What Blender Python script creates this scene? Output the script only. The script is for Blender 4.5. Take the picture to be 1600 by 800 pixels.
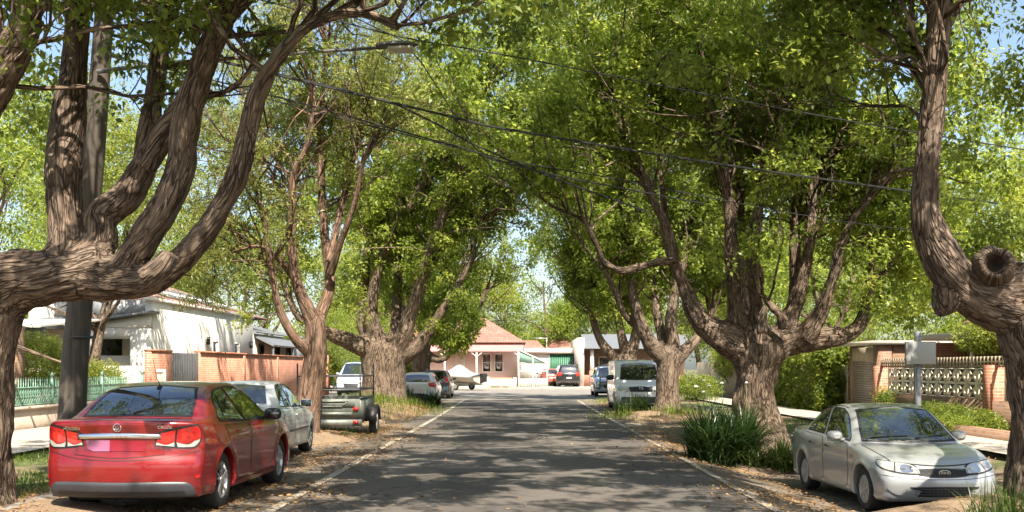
import bpy, bmesh, math, random
import numpy as np
from mathutils import Vector, Matrix
from mathutils.bvhtree import BVHTree
from mathutils.geometry import delaunay_2d_cdt

for o in list(bpy.data.objects):
    bpy.data.objects.remove(o)
SC = bpy.context.scene
COL = SC.collection
R = math.radians

# ------------------------------------------------------------------ camera
F_PX, VX, VY, EYE = 1680.0, 812.0, 575.0, 1.65
cam_d = bpy.data.cameras.new('camera'); cam = bpy.data.objects.new('camera', cam_d); COL.objects.link(cam)
cam.location = (0, 0, EYE); cam.rotation_euler = (R(90), 0, 0)
cam_d.sensor_width = 36; cam_d.lens = F_PX/1600*36
cam_d.shift_x = -(VX-800)/1600; cam_d.shift_y = (VY-400)/1600
cam_d.clip_start = 0.1; cam_d.clip_end = 2000
SC.camera = cam

# ------------------------------------------------------------------ light
SUN_EL, SUN_AZ = 52.0, 163.0           # azimuth clockwise from +Y
w = bpy.data.worlds.new('World'); SC.world = w; w.use_nodes = True
wn = w.node_tree.nodes; wn.clear()
sky = wn.new('ShaderNodeTexSky'); sky.sky_type = 'NISHITA'; sky.sun_disc = False
sky.sun_elevation = R(SUN_EL); sky.sun_rotation = R(SUN_AZ); sky.dust_density = 2.0; sky.air_density = 1.0
bg = wn.new('ShaderNodeBackground'); bg.inputs[1].default_value = 0.10
wo = wn.new('ShaderNodeOutputWorld')
w.node_tree.links.new(sky.outputs[0], bg.inputs[0]); w.node_tree.links.new(bg.outputs[0], wo.inputs[0])
sd = bpy.data.lights.new('sun', 'SUN'); sd.energy = 5.0; sd.angle = R(0.53); sd.color = (1.0, 0.90, 0.76)
sun = bpy.data.objects.new('sun', sd); COL.objects.link(sun)
S_DIR = Vector((math.sin(R(SUN_AZ))*math.cos(R(SUN_EL)), math.cos(R(SUN_AZ))*math.cos(R(SUN_EL)), math.sin(R(SUN_EL))))
sun.rotation_euler = S_DIR.to_track_quat('Z', 'Y').to_euler()
SC.view_settings.view_transform = 'Standard'; SC.view_settings.look = 'None'
SC.view_settings.exposure = 1.38; SC.view_settings.gamma = 1.0
SC.view_settings.use_curve_mapping = False
cy = SC.cycles
cy.use_denoising = True
cy.max_bounces = 7; cy.diffuse_bounces = 4; cy.glossy_bounces = 3; cy.transmission_bounces = 4; cy.transparent_max_bounces = 6
cy.use_adaptive_sampling = True; cy.adaptive_threshold = 0.02
cy.sample_clamp_indirect = 6.0
cy.caustics_reflective = False; cy.caustics_refractive = False
SC.render.use_persistent_data = False

def P(px, py, Y):
    return np.array([(px-VX)*Y/F_PX, Y, EYE-(py-VY)*Y/F_PX])

def S01(t):
    t = np.clip(t, 0, 1); return t*t*(3-2*t)

KL, KR = -5.55, 6.75         # kerb lines
ROAD_END = 56.0
def G(x, y):
    """height of the road surface (drops towards the right gutter near the camera)"""
    x = np.asarray(x, float); y = np.asarray(y, float)
    return -0.30*S01((x-2.7)/1.9)*S01((34-y)/13)*(1-S01((x-7.0)/1.6))

# ------------------------------------------------------------------ mesh helpers
def mesh_np(name, V, FS, mats=(), smooth=False, attrs=None, midx=None):
    """V (n,3); FS list of (m,k) int arrays"""
    me = bpy.data.meshes.new(name)
    V = np.asarray(V, np.float32).reshape(-1, 3)
    me.vertices.add(len(V)); me.vertices.foreach_set('co', V.ravel())
    FS = [np.asarray(f, np.int32) for f in FS if len(f)]
    tot = [f.shape[1]*len(f) for f in FS]
    me.loops.add(sum(tot)); me.polygons.add(sum(len(f) for f in FS))
    me.loops.foreach_set('vertex_index', np.concatenate([f.ravel() for f in FS]))
    starts = []; base = 0
    for f in FS:
        starts.append(base+np.arange(len(f))*f.shape[1]); base += f.size
    me.polygons.foreach_set('loop_start', np.concatenate(starts).astype(np.int32))
    if midx is not None:
        me.polygons.foreach_set('material_index', np.asarray(midx, np.int32))
    if smooth:
        me.polygons.foreach_set('use_smooth', np.ones(sum(len(f) for f in FS), bool))
    me.update(calc_edges=True)
    for k, (dom, typ, arr) in (attrs or {}).items():
        a = me.attributes.new(k, typ, dom)
        a.data.foreach_set('vector' if typ == 'FLOAT_VECTOR' else 'value', np.asarray(arr, np.float32).ravel())
    for m in mats: me.materials.append(m)
    return me

def link(name, me, parent=None, loc=None):
    o = bpy.data.objects.new(name, me); COL.objects.link(o)
    if parent is not None: o.parent = parent
    if loc is not None: o.location = loc
    return o

def tag(o, label=None, cat=None, group=None, kind=None):
    if label: o['label'] = label
    if cat: o['category'] = cat
    if group: o['group'] = group
    if kind: o['kind'] = kind
    return o

def thing(name, label, cat, loc=(0, 0, 0), rz=0, group=None):
    o = bpy.data.objects.new(name, None); COL.objects.link(o)
    o.location = loc; o.rotation_euler = (0, 0, rz); o.empty_display_size = 0.2
    return tag(o, label, cat, group)

class MB:
    """collects boxes, tubes, quads into ONE mesh"""
    def __init__(s): s.v = []; s.f = []; s.n = 0; s.mi = []; s.cur = 0
    def add(s, V, FS):
        V = np.asarray(V, float).reshape(-1, 3)
        for f in FS:
            f = np.asarray(f, int)
            if len(f): s.f.append(f+s.n); s.mi.append(np.full(len(f), s.cur))
        s.v.append(V); s.n += len(V); return s
    def box(s, c, d, rot=None, taper=None):
        """centre, full dims, optional 3x3 rotation"""
        h = np.array(d)/2.0
        V = np.array([[x, y, z] for z in (-1, 1) for y in (-1, 1) for x in (-1, 1)], float)
        if taper is not None: V[4:, :2] *= taper
        V = V*h
        if rot is not None: V = V@np.array(rot).T
        V = V+np.array(c)
        return s.add(V, [[[0, 2, 3, 1], [4, 5, 7, 6], [0, 1, 5, 4], [2, 6, 7, 3], [0, 4, 6, 2], [1, 3, 7, 5]]])
    def bx(s, x0, x1, y0, y1, z0, z1):
        return s.box(((x0+x1)/2, (y0+y1)/2, (z0+z1)/2), (abs(x1-x0), abs(y1-y0), abs(z1-z0)))
    def bar(s, a, b, w, h=None, up=(0, 0, 1)):
        a = Vector(a); b = Vector(b); d = b-a; L = d.length
        if L < 1e-6: return s
        z = d.normalized(); u = Vector(up)
        if abs(z.dot(u)) > .99: u = Vector((0, 1, 0))
        x = u.cross(z).normalized(); y = z.cross(x)
        M = np.array([[x[i], y[i], z[i]] for i in range(3)])
        return s.box((a+b)/2, (w, h or w, L), M)
    def tube(s, pts, r, seg=8, cap=True):
        V, F, _ = tube_arrays(np.asarray(pts, float), np.broadcast_to(np.asarray(r, float), (len(pts),)), seg)
        fs = [F]
        if cap:
            n = len(pts)
            fs += [np.arange(seg)[::-1][None, :], (np.arange(seg)+(n-1)*seg)[None, :]]
        return s.add(V, fs)
    def lathe(s, prof, seg=24, M=None, closed=False):
        """profile [(r, h)] revolved about local +X axis"""
        prof = np.asarray(prof, float); n = len(prof)
        a = np.arange(seg)*2*np.pi/seg
        V = np.stack([np.repeat(prof[:, 1], seg), np.outer(prof[:, 0], np.cos(a)).ravel(), np.outer(prof[:, 0], np.sin(a)).ravel()], 1)
        if M is not None: V = V@np.array(M)[:3, :3].T+np.array(M)[:3, 3]
        i = np.arange(n-1)[:, None]*seg; j = np.arange(seg)[None, :]; k = (j+1) % seg
        F = np.stack([i+j, i+k, i+seg+k, i+seg+j], -1).reshape(-1, 4)
        return s.add(V, [F])
    def poly(s, pts):
        return s.add(pts, [[list(range(len(pts)))]])
    def prism(s, pts2, ax, a0, a1):
        """extrude a 2-D polygon along axis ax ('x','y','z')"""
        n = len(pts2); V = []
        for a in (a0, a1):
            for u, v in pts2:
                V.append({'x': (a, u, v), 'y': (u, a, v), 'z': (u, v, a)}[ax])
        idx = list(range(n))
        side = [[i, (i+1) % n, n+(i+1) % n, n+i] for i in range(n)]
        return s.add(V, [[idx[::-1]], [[n+i for i in idx]], side])
    def mesh(s, name, mats, smooth=False):
        if not isinstance(mats, (list, tuple)): mats = [mats]
        # group faces by size while keeping material indices
        me = mesh_np(name, np.concatenate(s.v), s.f, mats, smooth, None, np.concatenate(s.mi))
        return me
    def build(s, name, mats, parent=None, smooth=False, bevel=0, loc=None, fixn=True):
        me = s.mesh(name, mats, smooth)
        if fixn or bevel:
            b = bmesh.new(); b.from_mesh(me)
            if fixn: bmesh.ops.recalc_face_normals(b, faces=b.faces)
            b.to_mesh(me); b.free()
        o = link(name, me, parent, loc)
        if bevel:
            m = o.modifiers.new('bevel', 'BEVEL'); m.width = bevel; m.segments = 2; m.limit_method = 'ANGLE'; m.angle_limit = R(40)
        if smooth:
            try: me.set_sharp_from_angle(angle=R(35))
            except Exception: pass
        return o

def frames(pts):
    """parallel transport frames along a polyline"""
    T = np.gradient(pts, axis=0); T /= np.linalg.norm(T, axis=1)[:, None]+1e-9
    U = np.zeros_like(T); V = np.zeros_like(T)
    ref = np.array([1., 0, 0]) if abs(T[0][0]) < .9 else np.array([0, 1., 0])
    u = ref-T[0]*T[0].dot(ref); u /= np.linalg.norm(u)
    for i in range(len(T)):
        u = u-T[i]*T[i].dot(u); u /= np.linalg.norm(u)+1e-9
        U[i] = u; V[i] = np.cross(T[i], u)
    return T, U, V

def tube_arrays(pts, r, seg):
    T, U, V = frames(pts)
    a = np.arange(seg)*2*np.pi/seg
    ca, sa = np.cos(a), np.sin(a)
    ring = U[:, None, :]*ca[None, :, None]+V[:, None, :]*sa[None, :, None]
    W = pts[:, None, :]+ring*r[:, None, None]
    n = len(pts)
    i = np.arange(n-1)[:, None]*seg; j = np.arange(seg)[None, :]; k = (j+1) % seg
    F = np.stack([i+j, i+k, i+seg+k, i+seg+j], -1).reshape(-1, 4)
    L = np.concatenate([[0], np.cumsum(np.linalg.norm(np.diff(pts, axis=0), axis=1))])
    bk = np.stack([np.outer(r, ca).ravel(), np.outer(r, sa).ravel(), np.repeat(L, seg)], 1)
    return W.reshape(-1, 3), F, bk

def catmull(P4, step=0.15):
    P4 = np.asarray(P4, float)
    if len(P4) < 3:
        n = max(2, int(np.linalg.norm(P4[1, :3]-P4[0, :3])/step)+1)
        t = np.linspace(0, 1, n)[:, None]; return P4[0]*(1-t)+P4[1]*t
    Q = np.vstack([2*P4[0]-P4[1], P4, 2*P4[-1]-P4[-2]])
    out = []
    for i in range(1, len(Q)-2):
        p0, p1, p2, p3 = Q[i-1:i+3]
        n = max(2, int(np.linalg.norm(p2[:3]-p1[:3])/step))
        t = (np.arange(n)/n)[:, None]
        out.append(0.5*((2*p1)+(-p0+p2)*t+(2*p0-5*p1+4*p2-p3)*t**2+(-p0+3*p1-3*p2+p3)*t**3))
    out.append(P4[-1:])
    out = np.vstack(out)
    if out.shape[1] > 3: out[:, 3] = np.maximum(out[:, 3], P4[:, 3].min()*0.9)
    return out

# ------------------------------------------------------------------ numpy noise
def _hash(ix, iy, iz, seed):
    h = (ix.astype(np.int64)*374761393+iy.astype(np.int64)*668265263+iz.astype(np.int64)*2147483647+seed*1274126177) & 0xffffffff
    h = ((h ^ (h >> 13))*1274126177) & 0xffffffff
    h = (h ^ (h >> 16)) & 0xffffffff
    return h/4294967295.0
def vnoise(p, seed=0):
    p = np.asarray(p, float); f = np.floor(p); t = p-f; t = t*t*(3-2*t); i = f.astype(np.int64)
    r = 0
    for dx in (0, 1):
        for dy in (0, 1):
            for dz in (0, 1):
                wgt = (t[:, 0] if dx else 1-t[:, 0])*(t[:, 1] if dy else 1-t[:, 1])*(t[:, 2] if dz else 1-t[:, 2])
                r = r+wgt*_hash(i[:, 0]+dx, i[:, 1]+dy, i[:, 2]+dz, seed)
    return r*2-1
def fbm(p, o=3, seed=0):
    r = 0; a = 1; s = 0
    for k in range(o):
        r = r+a*vnoise(p*(2**k), seed+k*17); s += a; a *= .5
    return r/s

# ------------------------------------------------------------------ materials
class NT:
    def __init__(s, name):
        s.m = bpy.data.materials.new(name); s.m.use_nodes = True
        s.t = s.m.node_tree; s.t.nodes.clear()
        s.out = s.n('ShaderNodeOutputMaterial')
        s.p = s.n('ShaderNodeBsdfPrincipled'); s.l(s.p.outputs[0], s.out.inputs[0])
    def n(s, t, **k):
        x = s.t.nodes.new(t)
        for a, b in k.items():
            if a.startswith('i_'): x.inputs[int(a[2:])].default_value = b
            else: setattr(x, a, b)
        return x
    def l(s, a, b): s.t.links.new(a, b)
    def coord(s, kind='Object', scale=(1, 1, 1), rot=(0, 0, 0)):
        tc = s.n('ShaderNodeTexCoord'); mp = s.n('ShaderNodeMapping')
        mp.inputs['Scale'].default_value = scale; mp.inputs['Rotation'].default_value = rot
        s.l(tc.outputs[kind], mp.inputs[0]); return mp.outputs[0]
    def noise(s, vec, scale, detail=4, rough=.55, dist=0):
        x = s.n('ShaderNodeTexNoise'); x.inputs['Scale'].default_value = scale; x.inputs['Detail'].default_value = detail
        x.inputs['Roughness'].default_value = rough; x.inputs['Distortion'].default_value = dist
        if vec is not None: s.l(vec, x.inputs['Vector'])
        return x.outputs['Fac']
    def ramp(s, fac, stops):
        x = s.n('ShaderNodeValToRGB'); e = x.color_ramp.elements
        while len(e) < len(stops): e.new(0.5)
        for k, (pos, c) in enumerate(stops):
            e[k].position = pos; e[k].color = (*c, 1) if len(c) == 3 else c
        s.l(fac, x.inputs[0]); return x.outputs[0]
    def mix(s, fac, a, b, mode='MIX'):
        x = s.n('ShaderNodeMix', data_type='RGBA', blend_type=mode)
        for k, v in ((0, fac), (6, a), (7, b)):
            if hasattr(v, 'node'): s.l(v, x.inputs[k])
            elif k == 0: x.inputs[0].default_value = v
            else: x.inputs[k].default_value = (*v, 1)
        return x.outputs[2]
    def math(s, op, a, b=0.0, clamp=False):
        x = s.n('ShaderNodeMath', operation=op, use_clamp=clamp)
        for k, v in ((0, a), (1, b)):
            if hasattr(v, 'node'): s.l(v, x.inputs[k])
            else: x.inputs[k].default_value = v
        return x.outputs[0]
    def bump(s, h, strength=.5, dist=.01, prev=None):
        x = s.n('ShaderNodeBump'); x.inputs['Strength'].default_value = strength; x.inputs['Distance'].default_value = dist
        s.l(h, x.inputs['Height'])
        if prev is not None: s.l(prev, x.inputs['Normal'])
        s.l(x.outputs[0], s.p.inputs['Normal']); return x.outputs[0]
    def base(s, c, rough=.5, metal=0, **k):
        if hasattr(c, 'node'): s.l(c, s.p.inputs['Base Color'])
        else: s.p.inputs['Base Color'].default_value = (*c, 1)
        s.p.inputs['Roughness'].default_value = rough; s.p.inputs['Metallic'].default_value = metal
        for a, b in k.items(): s.p.inputs[a].default_value = b
        return s

def plain(name, c, rough=.5, metal=0, var=.12, scale=6, bump=0, **k):
    t = NT(name); v = t.coord()
    f = t.noise(v, scale, 5)
    c = np.array(c)
    t.base(t.ramp(f, [(.25, tuple(c*(1-var))), (.75, tuple(np.minimum(c*(1+var), 1)))]), rough, metal, **k)
    if bump: t.bump(t.noise(v, scale*8, 3), bump, .004)
    return t.m

def paint(name, c, metal=.0, rough=.35, flake=True):
    t = NT(name); v = t.coord()
    dust = t.noise(v, 3.0, 6, .6)
    cc = np.array(c)
    grime = t.ramp(dust, [(.35, tuple(cc)), (.8, tuple(cc*.86+np.array([.03, .026, .02])))])
    t.base(grime, rough, metal); t.p.inputs['Coat Weight'].default_value = 1.0
    rr = t.ramp(dust, [(.3, (.02,)*3), (.85, (.16,)*3)]); t.l(rr, t.p.inputs['Coat Roughness'])
    return t.m

def brick_mat(name, c1, c2, mortar, bw=.23, bh=.076, axes='xz', streak=0):
    """brick texture mapped from object coordinates of an upright wall running along x or y"""
    t = NT(name); tc = t.n('ShaderNodeTexCoord'); sp = t.n('ShaderNodeSeparateXYZ'); cb = t.n('ShaderNodeCombineXYZ')
    t.l(tc.outputs['Object'], sp.inputs[0])
    a = t.math('ADD', sp.outputs[0], sp.outputs[1])
    t.l(a, cb.inputs[0]); t.l(sp.outputs[2], cb.inputs[1])
    b = t.n('ShaderNodeTexBrick'); t.l(cb.outputs[0], b.inputs[0])
    b.inputs['Scale'].default_value = 1; b.inputs['Brick Width'].default_value = bw; b.inputs['Row Height'].default_value = bh
    b.inputs['Mortar Size'].default_value = .008; b.inputs['Color1'].default_value = (*c1, 1); b.inputs['Color2'].default_value = (*c2, 1)
    b.inputs['Mortar'].default_value = (*mortar, 1); b.inputs['Bias'].default_value = -.1
    n = t.noise(tc.outputs['Object'], 1.2, 6)
    c = t.mix(.5, b.outputs[0], t.ramp(n, [(.3, (.35,)*3), (.7, (.75,)*3)]), 'OVERLAY')
    t.base(c, .85); t.bump(b.outputs['Fac'], -.5, .01)
    return t.m

def bark_mat(name, dark, mid, light, fs=23., zc=.17, strength=.9, dist=.04):
    t = NT(name); a = t.n('ShaderNodeAttribute', attribute_name='bark')
    mp = t.n('ShaderNodeMapping'); mp.inputs['Scale'].default_value = (1, 1, zc); t.l(a.outputs['Vector'], mp.inputs[0])
    nz = t.n('ShaderNodeTexNoise'); nz.inputs['Scale'].default_value = 5; nz.inputs['Detail'].default_value = 3; t.l(mp.outputs[0], nz.inputs['Vector'])
    add = t.n('ShaderNodeVectorMath', operation='MULTIPLY_ADD'); t.l(nz.outputs['Color'], add.inputs[0])
    add.inputs[1].default_value = (.26, .26, .26); t.l(mp.outputs[0], add.inputs[2])
    vo = t.n('ShaderNodeTexVoronoi', feature='DISTANCE_TO_EDGE'); vo.inputs['Scale'].default_value = fs; t.l(add.outputs[0], vo.inputs['Vector'])
    fur = t.ramp(vo.outputs['Distance'], [(0.0, (.0, .0, .0)), (.16, (1, 1, 1))])
    fine = t.noise(mp.outputs[0], 60, 5, .6)
    big = t.noise(a.outputs['Vector'], 2.2, 4)
    ridge = t.ramp(fine, [(.3, mid), (.7, light)])
    ridge = t.mix(t.ramp(big, [(.35, (0, 0, 0)), (.65, (1, 1, 1))]), ridge, t.mix(.55, ridge, mid))
    gr = t.noise(a.outputs['Vector'], .9, 5, .65)
    ridge = t.mix(t.ramp(gr, [(.48, (0, 0, 0)), (.66, (.75, .75, .75))]), ridge, tuple(np.array(light)*np.array([.88, .95, 1.02])))
    coarse = t.n('ShaderNodeTexVoronoi', feature='DISTANCE_TO_EDGE'); coarse.inputs['Scale'].default_value = fs*.36; t.l(add.outputs[0], coarse.inputs['Vector'])
    fis = t.ramp(coarse.outputs['Distance'], [(0, (0, 0, 0)), (.07, (1, 1, 1))])
    brk = t.ramp(t.noise(mp.outputs[0], 9, 3, .6), [(.42, (0, 0, 0)), (.56, (1, 1, 1))])
    fur = t.math('MAXIMUM', fur, t.math('MULTIPLY', brk, .62))
    fis = t.math('MAXIMUM', fis, t.math('MULTIPLY', t.ramp(t.noise(mp.outputs[0], 4.5, 2), [(.5, (0, 0, 0)), (.6, (1, 1, 1))]), .6))
    c = t.mix(t.math('MULTIPLY', fur, fis), dark, ridge)
    t.base(c, .88, 0); t.p.inputs['Specular IOR Level'].default_value = .25
    h = t.math('MULTIPLY_ADD', fine, .35); h.node.inputs[2].default_value = 0
    h2 = t.math('ADD', t.math('ADD', t.math('MULTIPLY', fur, .7), t.math('MULTIPLY', fis, .7)), h)
    t.bump(h2, strength, dist)
    return t.m

def leaf_mat(name, c_a, c_b, c_c, trans=.42, rough=.42):
    t = NT(name); a = t.n('ShaderNodeAttribute', attribute_name='rnd')
    c = t.ramp(a.outputs['Fac'], [(0.0, c_a), (.5, c_b), (1.0, c_c)])
    t.base(c, rough, 0); t.p.inputs['Specular IOR Level'].default_value = .4
    tr = t.n('ShaderNodeBsdfTranslucent')
    hs = t.n('ShaderNodeHueSaturation'); hs.inputs['Hue'].default_value = .482; hs.inputs['Saturation'].default_value = 1.0; hs.inputs['Value'].default_value = 2.3
    t.l(c, hs.inputs['Color']); t.l(hs.outputs[0], tr.inputs[0])
    mx = t.n('ShaderNodeMixShader'); mx.inputs[0].default_value = trans
    t.l(t.p.outputs[0], mx.inputs[1]); t.l(tr.outputs[0], mx.inputs[2]); t.l(mx.outputs[0], t.out.inputs[0])
    return t.m

M = {}
M['bark'] = bark_mat('bark_brown', (.045, .030, .021), (.165, .117, .083), (.27, .20, .148))
M['bark_far'] = bark_mat('bark_brown_distant', (.05, .033, .022), (.18, .132, .095), (.285, .218, .16), fs=20, dist=.03)
M['bark_red'] = bark_mat('bark_reddish', (.055, .032, .022), (.18, .11, .073), (.31, .205, .145), fs=20, zc=.10, dist=.02)
M['leaf'] = leaf_mat('leaf_camphor', (.078, .125, .020), (.172, .235, .036), (.33, .38, .078), trans=.54)
M['leaf_dark'] = leaf_mat('leaf_deep_green', (.06, .098, .018), (.13, .18, .027), (.25, .29, .05), trans=.5)
M['leaf_lime'] = leaf_mat('leaf_yellow_green', (.10, .14, .020), (.19, .235, .038), (.31, .34, .07), trans=.48)
M['leaf_olive'] = leaf_mat('leaf_grey_green', (.10, .13, .03), (.18, .21, .05), (.30, .32, .10), trans=.42)
M['grass'] = leaf_mat('grass_blade', (.06, .10, .015), (.11, .16, .02), (.22, .25, .05), trans=.35)
M['strap'] = leaf_mat('strap_leaf', (.018, .042, .012), (.035, .07, .016), (.11, .16, .035), trans=.22, rough=.35)
M['litter'] = leaf_mat('dry_leaf', (.12, .06, .025), (.24, .13, .045), (.36, .24, .09), trans=.12, rough=.7)
# ------------------------------------------------------------------ trees
def canopy_gaps(p, thr):
    """True where a leaf is kept; the foliage is broken by openings that line up with the sun, as dappled light needs"""
    g = p-np.array(S_DIR)[None]*(p[:, 2:3]/S_DIR.z); g = np.stack([g[:, 0], g[:, 1], 0*g[:, 0]], 1)
    n = vnoise(g*1.15, 61)+.6*vnoise(g*2.9, 62)+.4*vnoise(g*6.0, 63)
    return n < thr

def leaves_mesh(name, C, per, rad, size, mat, rng, flat=.7, droop=.35, asp=.42, shell=True, gaps=None, off0=None):
    """C (n,3) clump centres -> one mesh of separate pointed leaves"""
    C = np.asarray(C, float); n = len(C); N = n*per
    c = np.repeat(C, per, 0); rr = np.repeat(rng.uniform(.7, 1.25, n)*rad, per)
    d = rng.normal(size=(N, 3)); d /= np.linalg.norm(d, axis=1)[:, None]
    rad_ = rng.uniform(.25, 1, N)**.6 if shell else rng.uniform(0, 1, N)**.5
    off = d*(rad_*rr)[:, None]; off[:, 2] *= flat
    p = c+off
    clr = np.repeat(rng.normal(0, .21, n), per)
    if gaps is not None:
        kp = canopy_gaps(p+off0, gaps+rng.normal(0, .06, N)); p, d, clr = p[kp], d[kp], clr[kp]; N = len(p)
    a = d*.7+rng.normal(size=(N, 3))*.7; a[:, 2] -= droop; a /= np.linalg.norm(a, axis=1)[:, None]
    up = np.array([0, 0, 1.])+rng.normal(size=(N, 3))*.55
    b = np.cross(a, up); b /= np.linalg.norm(b, axis=1)[:, None]+1e-9
    nn = np.cross(b, a)
    L = size*rng.uniform(.65, 1.25, N)[:, None]; Wd = L*asp*rng.uniform(.8, 1.15, N)[:, None]
    v0 = p; v1 = p+a*L*.42+b*Wd*.5+nn*L*.06; v2 = p+a*L-nn*L*.10; v3 = p+a*L*.42-b*Wd*.5+nn*L*.06
    V = np.stack([v0, v1, v2, v3], 1).reshape(-1, 3)
    F = np.arange(N*4).reshape(-1, 4)
    rnd = np.clip(.45+clr+rng.normal(0, .17, N), 0, 1)
    return mesh_np(name, V, [F], [mat], False, {'rnd': ('FACE', 'FLOAT', rnd)})

def zlow(p):
    ax = abs(p[0]); Y = p[1]
    cen = max(4.5, 1.65+.165*Y) if Y < 32 else 6.9
    side = 2.75 if Y < 30 else 3.1
    if p[0] < -2.2 and 36 < Y < 70: return 2.4
    if ax < 1.9: return cen
    t = min(1, (ax-1.9)/(1.9 if Y > 30 else 3.0)); return cen*(1-t)+side*t

def allowed(p):
    return p[2] > zlow(p)

def dens(p, s=.42, seed=3):
    return vnoise(np.array([[p[0]*s, p[1]*s, p[2]*s]]), seed)[0]

def near_tubes(limbs, vox, smooth_it, lump, furrow, seed, mat, name, parent, extra=None):
    limbs = [L*np.array([1, 1, 1, .94]) for L in limbs]
    """limbs: list of dense (n,4) arrays -> one welded trunk mesh with bark coordinates"""
    mb = MB()
    for L in limbs: mb.tube(L[:, :3], L[:, 3], 20)
    if extra is not None: extra(mb)
    me = mb.mesh('tmp', [])
    b = bmesh.new(); b.from_mesh(me); bmesh.ops.recalc_face_normals(b, faces=b.faces); b.to_mesh(me); b.free()
    o = link('tmp', me); md = o.modifiers.new('r', 'REMESH'); md.mode = 'VOXEL'; md.voxel_size = vox
    dg = bpy.context.evaluated_depsgraph_get(); ev = o.evaluated_get(dg); m2 = bpy.data.meshes.new_from_object(ev)
    bpy.data.objects.remove(o); bpy.data.meshes.remove(me)
    n = len(m2.vertices); co = np.empty(n*3, np.float32); m2.vertices.foreach_get('co', co); co = co.reshape(-1, 3).astype(float)
    e = np.empty(len(m2.edges)*2, np.int32); m2.edges.foreach_get('vertices', e); e = e.reshape(-1, 2)
    deg = np.bincount(e.ravel(), minlength=n).astype(float); deg[deg == 0] = 1
    for it in range(smooth_it):
        s = np.zeros_like(co)
        for k in range(3):
            s[:, k] = np.bincount(e[:, 0], co[e[:, 1], k], n)+np.bincount(e[:, 1], co[e[:, 0], k], n)
        co = co+.6*(s/deg[:, None]-co)
    # bark coordinates from the nearest limb
    cs, us, vs, rs, ls, ts = [], [], [], [], [], []
    off = 0
    for L in limbs:
        T, U, W = frames(L[:, :3]); l = np.concatenate([[0], np.cumsum(np.linalg.norm(np.diff(L[:, :3], axis=0), axis=1))])
        cs.append(L[:, :3]); us.append(U); vs.append(W); rs.append(L[:, 3]); ls.append(l+off); ts.append(T); off += 3.7
    cs, us, vs, ts = map(np.concatenate, (cs, us, vs, ts)); rs = np.concatenate(rs); ls = np.concatenate(ls)
    idx = np.empty(n, int)
    for k in range(0, n, 8000):
        d = np.linalg.norm(co[k:k+8000, None, :]-cs[None], axis=2)/(rs[None]+.03)
        idx[k:k+8000] = d.argmin(1)
    rel = co-cs[idx]
    bk = np.stack([(rel*us[idx]).sum(1), (rel*vs[idx]).sum(1), ls[idx]+(rel*ts[idx]).sum(1)], 1)
    m2.vertices.foreach_set('co', co.astype(np.float32).ravel()); m2.update()
    nr = np.empty(n*3, np.float32); m2.vertices.foreach_get('normal', nr); nr = nr.reshape(-1, 3)
    disp = lump*fbm(co*np.array([2.2, 2.2, 1.8]), 3, seed)*np.clip(rs[idx]/.3, .25, 1.3)
    rd = 1-np.abs(fbm(bk*np.array([11, 11, 2.8]), 2, seed+5))*3
    disp = disp-furrow*np.clip(rd, 0, 1)**2
    co = co+nr*disp[:, None]
    m2.vertices.foreach_set('co', co.astype(np.float32).ravel())
    m2.polygons.foreach_set('use_smooth', np.ones(len(m2.polygons), bool)); m2.update()
    a = m2.attributes.new('bark', 'FLOAT_VECTOR', 'POINT'); a.data.foreach_set('vector', bk.astype(np.float32).ravel())
    m2.materials.clear(); m2.materials.append(mat); m2.name = name
    return link(name, m2, parent)

def branch_mesh(name, tubes, mat, parent, seg=6):
    Vs, Fs, Bs = [], [], []; n = 0
    for T in tubes:
        sg = seg if T[0, 3] > .02 else 4
        V, F, bk = tube_arrays(T[:, :3], T[:, 3], sg)
        Vs.append(V); Fs.append(F+n); Bs.append(bk); n += len(V)
    me = mesh_np(name, np.concatenate(Vs), [np.concatenate(Fs)], [mat], True, {'bark': ('POINT', 'FLOAT_VECTOR', np.concatenate(Bs))})
    return link(name, me, parent)

def wander(p, d, L, r0, r1, rng, steps=6, wob=.22, up=.06):
    pts = [np.append(p, r0)]; p = p.copy(); d = d/np.linalg.norm(d)
    for k in range(steps):
        d = d+rng.normal(size=3)*wob+np.array([0, 0, up]); d /= np.linalg.norm(d)
        p = p+d*L/steps
        pts.append(np.append(p, r0+(r1-r0)*(k+1)/steps))
    return np.array(pts)

def grow(limbs, n_sec, rng, size=1.0, t0=.45, zmin=3.0, n_tw=6, ok=allowed, out_c=None, up=.3):
    """secondary branches and twigs from the outer part of each limb; returns tubes, clump centres"""
    tubes, cl = [], []
    W = np.array([max(.3, np.linalg.norm(np.diff(L[:, :3], axis=0), axis=1).sum()) for L in limbs]); W /= W.sum()
    tries = 0; made = 0
    while made < n_sec and tries < n_sec*4:
        tries += 1
        L = limbs[rng.choice(len(limbs), p=W)]
        i = int(len(L)*rng.uniform(t0, .999)); q = L[i]
        if q[2] < zmin: continue
        tg = L[min(i+1, len(L)-1), :3]-L[max(i-1, 0), :3]; tg /= np.linalg.norm(tg)+1e-9
        d = tg*.45+rng.normal(size=3)*.75+np.array([0, 0, up])
        if out_c is not None:
            o = q[:3]-np.array(out_c); o[2] *= .4; d += .5*o/(np.linalg.norm(o)+1e-6)
        T = wander(q[:3], d, size*rng.uniform(1.1, 3.0), min(q[3]*.45, .032*size), .008, rng)
        if not ok(T[-1]): continue
        tubes.append(T); made += 1
        for j in range(n_tw):
            k = rng.integers(2, len(T)); dd = (T[k, :3]-T[k-1, :3]); dd /= np.linalg.norm(dd)
            w_ = wander(T[k, :3], dd*.6+rng.normal(size=3)*.8, size*rng.uniform(.3, .8), .009, .004, rng, 4, .3, 0)
            if ok(w_[-1]):
                tubes.append(w_); cl.append(w_[-1, :3]); 
                cl.append(w_[2, :3])
    return tubes, cl

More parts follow.
